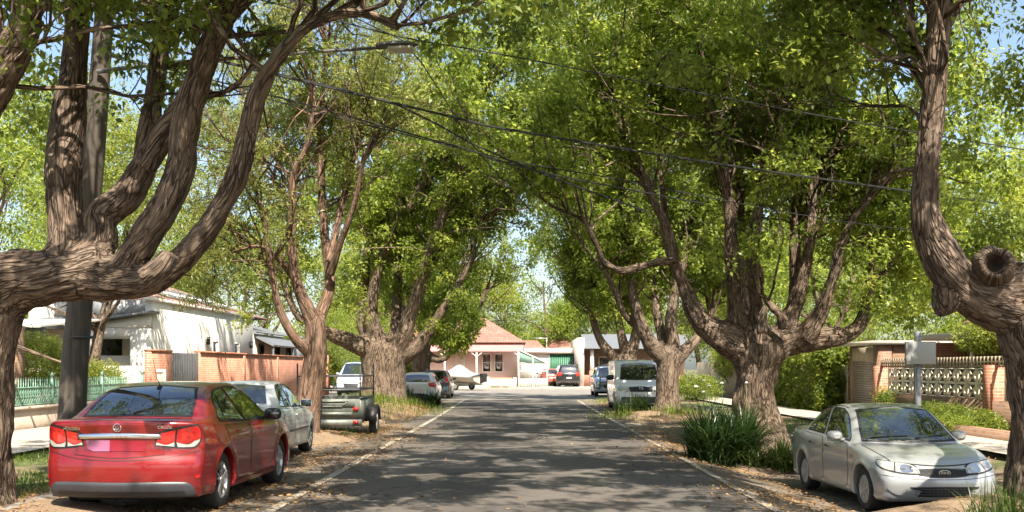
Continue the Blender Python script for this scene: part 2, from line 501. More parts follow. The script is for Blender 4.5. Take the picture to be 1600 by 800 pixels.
def fill(blobs, rng, ok=allowed, thr=-.15, s=.45, seed=3, shell=.45):
    """clump centres spread through ellipsoids, broken up by a noise field so gaps stay open"""
    out = []
    for (c, r, n) in blobs:
        d = rng.normal(size=(n, 3)); d /= np.linalg.norm(d, axis=1)[:, None]
        k = rng.uniform(shell, 1, n)**.7
        p = np.array(c)+d*k[:, None]*np.array(r)
        nz = vnoise(p*s, seed)
        for q, z in zip(p, nz):
            if z > thr and ok(q): out.append(q)
    return out

def px_limb(pts):
    """[(px, py, Y, r_px)] -> [(x,y,z,r)]"""
    return np.array([np.append(P(a, b, Y), r*Y/F_PX) for a, b, Y, r in pts])

def make_tree(label, base, limbs_px, seed, near=False, vox=.06, n_sec=60, size=1.0, t0=.45, per=60, crad=.38, lsize=.10,
              bark='bark_far', leaf='leaf', blobs=(), thr=-.15, leaf_asp=.54, step=.15, extra=None, droop=.35, zmin=3.0,
              name='camphor_tree', cat='tree', group='street trees lining both kerbs', lump=.05, furrow=0, sm=4, gs=.7, gap=.02, high=(), n_tw=6, thick=None, ok=allowed, flat=.7):
    rng = np.random.default_rng(seed)
    root = thing(name, label, cat, tuple(base), 0, group)
    inv = np.array([*base, 0.])
    limbs = [catmull(px_limb(l) if len(l[0]) == 4 and l[0][0] > 40 or len(l[0]) == 4 else l, step) for l in limbs_px]
    c0 = limbs[0][len(limbs[0])//2, :3]
    tubes, cl = grow(limbs[1:], n_sec, rng, size, t0, zmin, n_tw, ok, c0)
    fl = np.array(fill([(c, r, int(n*FILL)) for c, r, n in blobs], rng, ok, -2, seed=seed))
    if len(fl):
        g1 = vnoise(fl*gs, seed+40); g2 = vnoise(fl*gs*2.3+5, seed+41)
        cl = cl+list(fl[(g1+.55*g2) > gap])
    if cl:      # openings in the foliage that leave limbs, lamp and cables in view
        cl = np.array(cl); qx = VX+cl[:, 0]/cl[:, 1]*F_PX; qy = VY-(cl[:, 2]-EYE)/cl[:, 1]*F_PX
        kill = np.zeros(len(cl), bool)
        for (x0, x1, y0, y1, Ym, pr) in CLEAR:
            kill |= (cl[:, 1] > 2) & (qx > x0) & (qx < x1) & (qy > y0) & (qy < y1) & (cl[:, 1] < Ym) & (rng.random(len(cl)) < pr)
        cl = list(cl[~kill])
    loc = [L-inv for L in limbs]
    tr = near_tubes(loc, vox, sm, lump, furrow, seed, M[bark], 'trunk', root, extra)
    if tubes: branch_mesh('branches', [T-inv for T in tubes], M[bark], root)
    if cl:
        me = leaves_mesh('crown', np.array(cl)-inv[:3], per, crad, lsize, M[leaf], rng, asp=leaf_asp, droop=droop, flat=flat, gaps=GAP_THR, off0=inv[:3])
        link('crown', me, root)
    if high:  # extra leaf layer, mostly above the view, added to shade the road
        hc = np.array(fill(high, rng, lambda p: True, -.25, seed=seed+9, s=.5, shell=.1))
        me = leaves_mesh('shade_canopy', hc-inv[:3], 48, .42, .17, M[leaf], rng, asp=.45, gaps=GAP_THR, off0=inv[:3])
        link('shade_canopy', me, root)
    return root

def px(l, Y=None, dY=None):
    return l

def L_(Y, *pts, dY=0):
    """pixel polyline at distance Y (drifting by dY towards the end)"""
    n = len(pts); return [(p[0], p[1], Y+dY*k/max(1, n-1), p[2]) for k, p in enumerate(pts)]

FILL = 1.8; GAP_THR = .36
CLEAR = [(340, 670, -30, 130, 12.6, .95), (60, 340, 60, 400, 12.3, .9), (1000, 1440, 110, 530, 22.9, .72), (400, 590, 120, 500, 24.8, .8), (1390, 1500, -40, 420, 11.5, .9), (560, 760, 200, 540, 40.5, .6), (960, 1110, 250, 540, 36, .6), (800, 880, 320, 420, 60, .5), (340, 900, 90, 290, 20.5, .75), (900, 1320, 150, 360, 20.5, .6)]
# ---- left foreground tree
YL = 12.0
def stub_left(mb):
    pass
t1 = make_tree('massive furrowed tree at the left edge, its heavy limb spreading over the red car', (*P(-42, 812, YL)[:2], 0),
  [L_(YL, (-52, 830, 98), (-50, 790, 78), (-45, 730, 64), (-40, 650, 59), (-36, 560, 60), (-20, 480, 62), (20, 445, 56), (75, 435, 50), (130, 425, 44), (170, 412, 40)),
   L_(YL, (-60, 560, 60), (-95, 430, 45), (-80, 300, 38), (-40, 190, 33), (0, 110, 31), (33, 50, 27), (42, 0, 26), (45, -90, 22), (30, -220, 14), dY=-1),
   L_(YL, (95, 425, 44), (104, 385, 34), (100, 320, 29), (99, 250, 29), (108, 180, 28), (116, 100, 23), (122, 0, 22), (128, -120, 18), (110, -260, 10), dY=.8),
   L_(YL, (120, 425, 42), (152, 385, 32), (157, 340, 27), (195, 310, 26), (225, 263, 22), (233, 210, 18), (241, 150, 17), (249, 90, 17), (258, 10, 15), (262, -130, 12), dY=.9),
   L_(YL, (226, 262, 20), (255, 215, 22), (283, 180, 22), (305, 130, 18), dY=-.1),
   L_(YL, (140, 430, 40), (190, 420, 30), (230, 365, 27), (262, 315, 25), (284, 260, 25), (288, 215, 23), (298, 160, 22), (318, 100, 21), (340, 50, 20), (370, -5, 19), (420, -110, 15), (500, -230, 8), dY=-.9),
   L_(YL, (130, 430, 40), (175, 440, 33), (225, 440, 28), (265, 420, 26), (303, 383, 21), (335, 342, 19), (362, 295, 19), (374, 262, 21), (387, 205, 17), (402, 150, 16), (430, 95, 14), (475, 45, 11), (530, 22, 9), (580, 24, 8), (622, 44, 7), dY=-1.6),
   L_(YL-1.3, (225, 438, 20), (252, 418, 18), (268, 396, 15)),
   L_(YL-1.5, (612, 36, 6), (628, 8, 5), (680, -60, 4), (760, -140, 3), dY=-1),
   L_(YL-1, (370, -5, 14), (480, -120, 11), (640, -240, 8), (820, -330, 5), dY=-.5),
   ], 11, True, vox=.022, step=.06, bark='bark', per=56, lsize=.105, crad=.28, n_sec=130, size=1.0, t0=.55, zmin=4.6,
   blobs=[((-4.5, 11, 8.6), (5.5, 5.5, 2.6), 520), ((-1.2, 10.5, 7.9), (3.4, 4, 2.4), 420), ((-.2, 14.5, 7.4), (2.2, 2.5, 1.3), 150), ((-7.5, 13.5, 6.6), (3, 3, 2.4), 130)], thr=-.02,
   leaf='leaf_dark', lump=.08, furrow=.017, sm=4, high=[((3, 3, 10.2), (6, 4, 1.5), 330)])

# ---- right foreground tree
YR = 11.6
def stub_right(mb):
    a = P(1600, 430, YR); b = P(1553, 413, YR-.75)
    n = 9; t = np.linspace(0, 1, n)[:, None]; pts = a*(1-t)+b*t
    mb.tube(pts, np.linspace(.30, .175, n), 24)
    return
base_r = np.array([*P(1665, 900, YR)[:2], -.3])
t2 = make_tree('thick furrowed tree at the right edge by the silver sedan, with a sawn limb stub', tuple(base_r),
  [L_(YR, (1672, 885, 125), (1662, 830, 98), (1655, 770, 84), (1650, 700, 77), (1648, 630, 66), (1645, 560, 72), (1640, 490, 85), (1655, 430, 80)),
   L_(YR, (1655, 520, 74), (1605, 475, 62), (1550, 465, 50), (1510, 448, 40), (1480, 415, 34), (1458, 375, 30), (1447, 335, 25), (1448, 280, 22), (1453, 220, 21), (1459, 150, 21), (1464, 70, 20), (1469, 0, 20), (1475, -120, 17), (1450, -280, 10), dY=-.2),
   L_(YR, (1650, 470, 70), (1690, 400, 45), (1730, 300, 34), (1740, 150, 28), (1720, 0, 22), (1700, -160, 14), dY=1.5),
   L_(YR, (1490, 455, 38), (1486, 478, 30), (1489, 487, 22)),
   L_(YR, (1449, 200, 12), (1443, 192, 7), (1420, 168, 4), (1380, 166, 3), (1300, 167, 2), dY=1.2),
   L_(YR, (1470, -60, 14), (1380, -150, 11), (1240, -240, 8), (1060, -300, 5), dY=1.0),
   L_(YR, (1450, 262, 9), (1438, 264, 6), (1400, 268, 4), (1350, 292, 3), (1310, 350, 2), dY=1.4),
   ], 22, True, vox=.022, step=.06, bark='bark', per=56, lsize=.105, crad=.28, n_sec=110, size=1.0, t0=.5, zmin=4.2,
   blobs=[((4.8, 11, 8.4), (4.6, 5, 2.4), 420), ((1.4, 11, 8.6), (3, 4, 2.0), 220), ((8.4, 15, 5.8), (2.6, 3, 2.8), 240), ((7.6, 18.5, 3.9), (1.3, 1.6, 1.0), 90)], thr=-.02,
   leaf='leaf_dark', lump=.08, furrow=.017, sm=4, high=[((3.5, 10, 10.8), (6.2, 5, 1.6), 420)])

def cut_stub(parent, c, ax, r, name='cut_stub'):
    """sawn limb end: a rolled ring of callus bark round a dark hollow"""
    z = Vector(ax).normalized(); x = z.orthogonal().normalized(); y = z.cross(x)
    Mx = np.eye(4)
    for i in range(3): Mx[i, 0], Mx[i, 1], Mx[i, 2], Mx[i, 3] = z[i], x[i], y[i], c[i]
    mb = MB(); mb.lathe([(r*1.62, -.34), (r*1.40, -.18), (r*1.22, -.09), (r*1.16, -.04), (r*1.06, .002), (r*.93, .010), (r*.78, -.01), (r*.70, -.04)], 36, Mx)
    V = mb.v[0]; n = vnoise(V*14, 5); V += ((V-np.array(c))*(.13*n)[:, None]); mb.v = [V]
    o = mb.build(name, M['bark'], parent, smooth=True)
    co = np.array([v.co[:] for v in o.data.vertices])-np.array(c); ang = np.arctan2(co@np.array(y), co@np.array(x))
    bkv = np.stack([np.cos(ang)*.35, np.sin(ang)*.35, co@np.array(z)+np.linalg.norm(co, axis=1)], 1)
    o.data.attributes.new('bark', 'FLOAT_VECTOR', 'POINT').data.foreach_set('vector', bkv.astype(np.float32).ravel())
    h = MB(); h.lathe([(r*.74, -.02), (r*.62, -.05), (r*.45, -.13), (.0, -.17)], 30, Mx); V = h.v[0]; V += (V-np.array(c))*(.16*vnoise(V*11, 8))[:, None]; h.v = [V]
    h.build('hollow', M['hollow'], o, smooth=True)
M['stub'] = plain('callus_bark', (.15, .108, .075), .95, var=.5, scale=16, bump=1.0)
M['hollow'] = plain('dark_brown_hollow', (.05, .032, .02), .95, var=.5, scale=20, bump=.6)  # mottled dark brown over the whole hollow
_b = np.array(t2.location)
cut_stub(t2, P(1556, 412, YR-.50)-_b, (-.34, -1, .06), .145)
# ---- pale-trunked slender tree on the left behind the trailer
YA = 25.0
make_tree('slender reddish barked tree standing between the white sedan and the box trailer', (*P(478, 700, YA)[:2], 0),
  [L_(YA, (474, 700, 28), (478, 660, 24), (484, 620, 21), (490, 580, 20), (494, 540, 19), (492, 500, 17)),
   L_(YA, (492, 510, 15), (480, 482, 12), (463, 440, 9), (456, 382, 8), (459, 273, 7), (471, 248, 6), (484, 209, 5), (490, 120, 4), (480, 10, 3), dY=-1),
   L_(YA, (492, 510, 14), (502, 488, 11), (516, 445, 9), (510, 394, 8), (503, 305, 7), (502, 178, 5), (515, 50, 4), dY=1),
   L_(YA, (514, 410, 7), (535, 318, 6), (554, 241, 5), (570, 158, 4), (590, 60, 3), dY=1.6),
   L_(YA, (516, 430, 7), (532, 380, 6), (554, 318, 5), (572, 241, 4), (610, 150, 3), dY=-1.5),
   L_(YA, (488, 555, 10), (466, 535, 9), (440, 492, 7), (426, 433, 6), (414, 356, 5), (398, 292, 4), (370, 220, 3), dY=-1.5),
   L_(YA, (462, 440, 6), (430, 400, 5), (400, 385, 4), (350, 400, 3), (310, 430, 2), dY=-2),
   L_(YA, (457, 370, 5), (440, 300, 4), (410, 240, 3), (380, 150, 2), dY=1.5),
   ], 33, vox=.035, bark='bark_red', per=50, lsize=.115, crad=.28, n_sec=140, size=.95, t0=.32, zmin=3.2,
   blobs=[((-5.0, 25, 8.6), (3.6, 3.6, 3.2), 330), ((-6.8, 23.5, 4.6), (1.9, 2.2, 1.7), 170), ((-5.5, 26, 11.5), (3.5, 3, 2), 150), ((-9, 29, 8.5), (3, 4, 2.6), 170)], thr=0.0,
   leaf='leaf_olive', leaf_asp=.3, high=[((2, 26, 12.0), (6, 5, 1.6), 400)], name='gum_tree', group=None, lump=.03, sm=4)

# ---- big pollarded tree on the left mound
YB = 42.0
make_tree('broad pollarded tree on the grassy mound beside the white hatchback', (*P(600, 640, YB)[:2], .1),
  [L_(YB, (600, 655, 50), (600, 625, 40), (600, 590, 36), (600, 560, 38), (603, 540, 36)),
   L_(YB, (590, 545, 26), (560, 538, 17), (530, 527, 13), (508, 518, 10), (470, 500, 7), (440, 440, 5), dY=-2),
   L_(YB, (590, 550, 20), (568, 500, 12), (572, 407, 9), (590, 350, 7), (588, 270, 6), (590, 160, 4), dY=1),
   L_(YB, (592, 545, 20), (580, 480, 11), (605, 382, 8), (650, 305, 6), (694, 248, 5), (730, 170, 4), dY=-2),
   L_(YB, (612, 550, 22), (628, 530, 16), (650, 465, 11), (669, 394, 9), (694, 330, 8), (720, 241, 7), (739, 178, 6), (770, 120, 4), (800, 60, 3), dY=-3),
   L_(YB, (660, 440, 6), (694, 385, 5), (733, 356, 5), (784, 324, 4), (815, 292, 4), (828, 216, 3), (832, 150, 2), dY=-2),
   L_(YB, (606, 545, 18), (617, 520, 10), (622, 440, 8), (632, 330, 6), (640, 220, 5), dY=1.5),
   L_(YB, (620, 555, 18), (646, 548, 14), (668, 520, 10), (700, 470, 7), (730, 420, 5), (745, 370, 3), dY=-1),
   ], 44, vox=.05, per=48, lsize=.155, crad=.37, n_sec=190, size=1.35, t0=.3, zmin=3.2,
   blobs=[((-5.3, 42, 9.5), (5.2, 5, 5.2), 520), ((-1.4, 41, 10.5), (3.2, 5, 3.2), 300), ((-9.5, 41, 9.5), (3, 5, 3), 240), ((-3.5, 42.5, 4.8), (1.3, 2.2, 2.2), 260), ((-5.6, 41, 4.8), (2.3, 1.8, 1.3), 60)], thr=0.0, leaf='leaf', high=[((1, 42, 14), (6, 5, 1.8), 400)])

YC = 62.0
make_tree('smaller rounded tree behind the dark hatchback near the corner', (*P(660, 600, YC)[:2], .1),
  [L_(YC, (659, 625, 20), (659, 590, 15), (659, 560, 15), (662, 545, 13)),
   L_(YC, (660, 555, 9), (640, 520, 7), (620, 440, 5), (610, 350, 4)),
   L_(YC, (662, 555, 9), (672, 520, 7), (690, 430, 5), (700, 330, 4)),
   L_(YC, (664, 552, 8), (690, 562, 6), (716, 535, 5), (745, 490, 4), (765, 440, 3)),
   ], 55, vox=.07, per=46, lsize=.19, crad=.46, n_sec=110, size=1.5, t0=.3, zmin=3.5,
   blobs=[((-4.8, 62, 9.5), (4.6, 4.5, 5), 420), ((-4.0, 59.5, 4.7), (1.9, 2, 1.6), 190), ((-3.5, 57, 4.0), (1.2, 1.6, 1.5), 260), ((-.8, 60, 10.8), (3.6, 4, 3.2), 230)], thr=-.05, leaf='leaf')

# ---- right side rows
YD = 23.5
make_tree('gnarled pollarded tree with a fan of upright limbs behind the strappy bush', (*P(1182, 705, YD)[:2], -.2),
  [L_(YD, (1190, 735, 66), (1188, 700, 50), (1183, 660, 39), (1181, 620, 34), (1181, 585, 35), (1182, 555, 44), (1182, 535, 44)),
   L_(YD, (1170, 545, 36), (1140, 530, 31), (1113, 516, 24), (1090, 494, 18), (1070, 450, 12), (1053, 407, 11), (1039, 350, 10), (1017, 305, 8), (998, 254, 7), (972, 203, 6), (959, 158, 5), (953, 107, 4), (940, 40, 3), dY=-1),
   L_(YD-.5, (1052, 413, 8), (1045, 408, 8), (1010, 414, 8), (972, 423, 7), (943, 407, 6), (927, 369, 5), (912, 343, 5), (864, 324, 4), (832, 292, 3), (802, 250, 3), dY=-2),
   L_(YD, (1040, 360, 7), (1036, 305, 6), (1030, 241, 5), (1023, 165, 4), (1010, 80, 3), dY=1.5),
   L_(YD, (1160, 535, 28), (1152, 500, 17), (1144, 433, 12), (1141, 356, 11), (1136, 292, 10), (1119, 229, 8), (1110, 160, 6), (1090, 40, 4), dY=-1),
   L_(YD+.5, (1172, 530, 24), (1165, 490, 13), (1160, 400, 9), (1157, 305, 8), (1155, 200, 6), (1147, 110, 5), dY=1.5),
   L_(YD, (1190, 535, 26), (1184, 490, 14), (1176, 407, 11), (1184, 337, 10), (1215, 209, 8), (1246, 114, 6), (1275, 40, 5), dY=-1.5),
   L_(YD, (1200, 545, 30), (1222, 520, 19), (1240, 480, 14), (1254, 433, 12), (1268, 356, 10), (1270, 250, 8), (1290, 130, 6), dY=.8),
   L_(YD, (1190, 545, 34), (1230, 532, 27), (1270, 528, 21), (1310, 526, 16), (1345, 505, 12), (1362, 437, 9), (1372, 375, 8), (1392, 312, 6), (1412, 250, 4), dY=1.2),
   L_(YD, (1255, 530, 20), (1281, 490, 13), (1300, 440, 11), (1312, 390, 10), (1335, 340, 8), (1372, 295, 6), (1425, 231, 5), dY=-1),
   L_(YD+.8, (1225, 525, 14), (1240, 470, 11), (1244, 325, 9), (1262, 237, 7), (1276, 150, 5), dY=.5),
   L_(YD-.8, (1195, 520, 14), (1190, 500, 9), (1196, 478, 6)),
   L_(YD-.6, (1226, 515, 13), (1222, 495, 9), (1205, 478, 7), (1192, 460, 6)),
   ], 66, vox=.04, step=.1, bark='bark', per=52, lsize=.125, crad=.30, n_sec=300, size=1.05, t0=.42, zmin=3.0,
   blobs=[((5.6, 23.5, 9.2), (5, 5, 3.2), 560), ((9.0, 24, 6.2), (2.6, 3.5, 3.2), 300), ((1.8, 22, 8.4), (3.2, 4, 2.4), 240), ((7.7, 21.5, 3.5), (1.5, 1.6, .9), 110), ((9.0, 26, 4.2), (2, 2.5, 1.5), 120)], thr=0.0,
   high=[((3.5, 18, 11.2), (6.2, 5.5, 1.6), 460)], leaf='leaf', lump=.09, furrow=.028, sm=4)

YE = 37.0
make_tree('forked pollarded tree in front of the white van, second in the right hand row', (*P(1043, 650, YE)[:2], 0),
  [L_(YE, (1043, 665, 32), (1043, 640, 24), (1043, 600, 19), (1044, 565, 20), (1046, 550, 20)),
   L_(YE, (1042, 562, 18), (1025, 548, 15), (1008, 522, 12), (995, 486, 9), (985, 430, 7), (978, 350, 6), (960, 260, 4), dY=-1),
   L_(YE, (1046, 560, 16), (1052, 538, 12), (1048, 506, 10), (1054, 458, 8), (1072, 382, 6), (1066, 300, 5), (1070, 200, 4)),
   L_(YE, (1048, 565, 16), (1070, 548, 11), (1092, 525, 9), (1110, 505, 7), (1120, 440, 5), (1130, 350, 4), dY=1),
   L_(YE, (1044, 560, 14), (1035, 530, 9), (1024, 470, 7), (1020, 380, 5), (1030, 280, 4), dY=1.5),
   L_(YE, (1004, 515, 9), (975, 490, 6), (955, 440, 5), (925, 400, 4), (895, 360, 3), dY=-1.5),
   ], 77, vox=.05, per=48, lsize=.15, crad=.35, n_sec=190, size=1.3, t0=.3, zmin=3.2,
   blobs=[((5.3, 37, 9.3), (4.6, 4.5, 4.6), 520), ((1.9, 37, 10), (3, 4.5, 2.8), 260), ((8, 37, 6), (2.2, 3, 2.5), 150)], thr=0.0, leaf='leaf', high=[((3.5, 34, 13), (6, 5, 1.8), 440)])

YF = 56.0
make_tree('pollarded tree behind the white van, far one in the right hand row', (*P(982, 610, YF)[:2], 0.05),
  [L_(YF, (984, 628, 24), (983, 600, 18), (982, 575, 16), (980, 562, 16)),
   L_(YF, (982, 572, 14), (966, 566, 10), (950, 548, 8), (936, 528, 7), (925, 490, 6), (917, 430, 5), (905, 360, 3), dY=-1),
   L_(YF, (982, 568, 12), (990, 540, 9), (1000, 480, 7), (1005, 390, 5)),
   L_(YF, (980, 566, 12), (972, 530, 8), (960, 460, 6), (955, 370, 4)),
   ], 88, vox=.06, per=46, lsize=.18, crad=.45, n_sec=140, size=1.5, t0=.3, zmin=3.5,
   blobs=[((5.2, 56, 9.2), (4.2, 4.2, 4.6), 430), ((1.8, 54, 10), (3.6, 4, 3.0), 230), ((3.6, 55, 5.6), (1.6, 2, 1.6), 60)], thr=-.02, leaf='leaf', high=[((3, 50, 13.2), (6, 5, 1.8), 360)])

# the same avenue carries on behind the photographer
def back_tree(x, y, seed, label):
    rng = np.random.default_rng(seed)
    def l(*p): return np.array(p, float)
    limbs = [l((x, y, -.3, .6), (x, y, 1, .45), (x, y, 2.2, .5))]
    for k in range(5):
        a = k*1.26+rng.uniform(0, .6); r = rng.uniform(1.8, 3.4)
        limbs.append(l((x, y, 2.1, .3), (x+r*.4*math.cos(a), y+r*.4*math.sin(a), 2.9, .22), (x+r*.8*math.cos(a), y+r*.8*math.sin(a), 5, .15), (x+r*math.cos(a), y+r*math.sin(a), 8.5, .08)))
    global px_limb
    keep = px_limb; px_limb = lambda q: np.asarray(q, float)
    make_tree(label, (x, y, 0), limbs, seed, vox=.09, per=40, lsize=.15, crad=.5, n_sec=90, size=1.3,
              blobs=[((x*.75, y, 8.3), (5, 4.6, 2.8), 420)], thr=-.05, leaf='leaf_dark', ok=lambda p: p[2] > 5)
    px_limb = keep
back_tree(-6.2, -5.5, 91, 'street tree on the left kerb behind the photographer')
back_tree(6.6, -6.5, 92, 'street tree on the right kerb behind the photographer')

# ------------------------------------------------------------------ trees in the gardens and beyond the cross street
def garden_tree(x, y, h, w, label, seed, leaf='leaf', lsize=.2, n=260, name='garden_tree', cat='tree', zb=.35, thr=-.05, group='garden trees behind the houses', per=40, crad=None):
    rng = np.random.default_rng(seed)
    root = thing(name, label, cat, (x, y, 0), rng.uniform(0, 6), group)
    tubes = [wander(np.array([0, 0, -.1]), np.array([.05, 0, 1.]), h*.7, .04*h*.5, .05, rng, 8, .06)]
    T = tubes[0]
    for k in range(9):
        q = T[rng.integers(3, 8)]
        d = rng.normal(size=3); d[2] = abs(d[2])*.6+.5
        tubes.append(wander(q[:3], d, w*rng.uniform(.7, 1.1), q[3]*.6, .02, rng, 6, .2))
    branch_mesh('trunk', tubes, M['bark_far'], root, 9)
    bl = []
    zc = h*(zb+(1-zb)/2); hz = h*(1-zb)/2
    bl.append(((0, 0, zc), (w*.8, w*.8, hz), int(n*.5)))
    for k in range(6):
        a = rng.uniform(0, 6.28); rr = w*.55
        bl.append(((rr*math.cos(a), rr*math.sin(a), zc+rng.uniform(-.5, .6)*hz), (w*.45, w*.45, hz*.45), n//11))
    cl = fill(bl, rng, ok=lambda p: True, thr=thr, seed=seed, s=1.6/w)
    me = leaves_mesh('crown', np.array(cl), per, crad or w*.17, lsize, M[leaf], rng, droop=.2)
    link('crown', me, root)
    return root

garden_tree(-12.7, 24.5, 8.8, 3.1, 'dense dark shrubby tree in the garden at the far left edge', 101, 'leaf', .12, 760, zb=.34)
garden_tree(-14.2, 35.4, 11.5, 3.0, 'bright yellow green tree seen between the forked limbs on the left', 102, 'leaf_lime', .15, 480, zb=.42)
garden_tree(-24, 38, 10, 4.0, 'yellow green tree at the far left beyond the brick cottage', 103, 'leaf_lime', .2, 330)
garden_tree(-23, 58, 14.5, 5.4, 'tall broad tree behind the solar panel roof', 104, 'leaf', .22, 480)
garden_tree(-20, 76, 13, 4.8, 'green tree beyond the end of the long brick wall', 105, 'leaf', .24, 360)
garden_tree(-14, 88, 12, 4.5, 'tree rising behind the left end of the pink cottage', 106, 'leaf_lime', .26, 300)
garden_tree(15.2, 28, 8.0, 3.2, 'leafy tree behind the screen block wall', 107, 'leaf', .15, 380)
garden_tree(18, 38, 10.5, 4.2, 'tree behind the roller door shed', 108, 'leaf_lime', .18, 380)
garden_tree(14.5, 50, 11, 4.4, 'tree behind the ivy covered fence', 109, 'leaf', .2, 400)
garden_tree(12.5, 66, 12, 4.6, 'tree between the pale fence and the corner house', 110, 'leaf', .24, 360)
garden_tree(22, 20, 9, 4.4, 'tree at the far right behind the garden wall', 111, 'leaf_dark', .16, 360)
garden_tree(-5.0, 106, 13.5, 5.2, 'light green tree behind the red tiled roof', 112, 'leaf_lime', .34, 300, per=36)
garden_tree(2.4, 112, 15.5, 5.6, 'dark tree mass behind the small orange roofs', 113, 'leaf', .34, 520, zb=.12, per=44)
garden_tree(9.5, 112, 13.5, 5.4, 'tall tree behind the brick corner house', 114, 'leaf', .34, 340, zb=.15)
garden_tree(18.5, 100, 15, 6.0, 'large tree at the right beyond the cross street', 115, 'leaf', .34, 380, zb=.15)
garden_tree(-17.5, 120, 16, 6.0, 'tallest tree beyond the pink cottage', 116, 'leaf', .36, 380, zb=.2)
garden_tree(-1.8, 135, 14.5, 6.0, 'pale distant tree in the gap at the end of the street', 117, 'leaf_lime', .4, 240, zb=.1)
garden_tree(6.5, 140, 15, 6.5, 'distant dark tree right of the gap', 118, 'leaf_dark', .4, 260, zb=.1)

# dense green backdrop: a few trees copied round the back of the gardens
def copy_thing(o, loc, rz, sc, label=None):
    c = o.copy(); COL.objects.link(c); c.location = loc; c.rotation_euler = (0, 0, rz); c.scale = (sc, sc, sc)
    if label: c['label'] = label
    for ch in o.children:
        d = ch.copy(); COL.objects.link(d); d.parent = c
    return c
BG = 'trees of the green backdrop behind the gardens'
bd = [garden_tree(-27, 24, 12, 5.2, 'tree of the dense green backdrop behind the gardens', 131, 'leaf', .22, 560, zb=.12, group=BG, per=44),
      garden_tree(27, 30, 12, 5.2, 'tree of the dense green backdrop behind the gardens', 132, 'leaf_dark', .22, 560, zb=.12, group=BG, per=44),
      garden_tree(24, 55, 13, 5.6, 'tree of the dense green backdrop behind the gardens', 133, 'leaf_lime', .26, 520, zb=.12, group=BG, per=40)]
bd[0]['label'] = 'backdrop tree at the far left beyond the brick cottage'
bd[1]['label'] = 'deep green backdrop tree at the far right behind the brick house'
bd[2]['label'] = 'yellow green backdrop tree rising behind the roller door garage'
BL = ['green tree filling the gap left of the tiled roof with solar panels', 'lime tree crown above the ridge of the solar panel roof', 'dark green tree behind the rear wing of the white house',
 'tall green crown over the awning of the white house', 'lime crown behind the two trunks left of the pink cottage', 'deep green crown highest behind the left mound tree', 'small round green tree at the end of the brick wall, corner side',
 'green crown between the limbs of the gnarled tree, left part', 'dark crown above the ivy covered fence', 'lime crown above the pale fence near the corner', 'tall green crown above the forked trunk by the van',
 'deep green crown rising behind the corner bungalow roof', 'large green crown at the right beyond the bungalow', 'lime crown seen under the right edge limb', 'dark crown directly behind the screen block wall', 'green crown at the right edge behind the garden',
 'deep green crown seen low at the far left edge', 'tall far green crown at the left edge', 'small green crown showing over the low cottage roof', 'dark crown behind the orange distant roofs', 'green crown behind the tall pale side wall',
 'dark crown directly behind the roof of the pink cottage', 'largest green crown beyond the pink cottage chimney side', 'largest green crown far beyond the bungalow', 'lime crown farthest off in the street gap', 'small green crown farthest off right of the street gap']
rg = random.Random(3)
for i, (x, y, k, s_) in enumerate([(-19, 47, 0, .8), (-25, 52, 2, 1.0), (-18, 66, 1, .9), (-25, 72, 0, 1.15), (-16, 96, 2, 1.1), (-24, 100, 1, 1.3), (-11.5, 78, 0, .72),
    (20, 46, 0, .95), (16.5, 58, 1, .9), (15, 74, 2, .85), (22, 70, 0, 1.2), (14, 96, 1, 1.1), (27, 92, 0, 1.4), (33, 44, 2, 1.1), (19, 26, 1, .8), (31, 18, 0, 1.0),
    (-32, 34, 1, 1.2), (-36, 52, 0, 1.4), (-20, 27, 0, .75), (4.5, 128, 1, .9), (12, 122, 0, 1.15), (-8.5, 102, 1, .95), (-13, 140, 0, 1.5), (22, 130, 0, 1.6), (-3.5, 150, 2, .8), (1.5, 146, 0, .75)]):
    copy_thing(bd[k], (x, y, 0), rg.uniform(0, 6.28), s_, BL[i])
# ------------------------------------------------------------------ ground, road, kerbs
def sheet(name, xs, ys, zf, mat, kind='structure'):
    X, Y = np.meshgrid(xs, ys); x = X.ravel(); y = Y.ravel(); z = zf(x, y)
    nx, ny = len(xs), len(ys)
    i = np.arange(ny-1)[:, None]*nx; j = np.arange(nx-1)[None, :]
    F = np.stack([i+j, i+j+1, i+nx+j+1, i+nx+j], -1).reshape(-1, 4)
    o = link(name, mesh_np(name, np.stack([x, y, z], 1), [F], [mat], True))
    return tag(o, kind=kind)

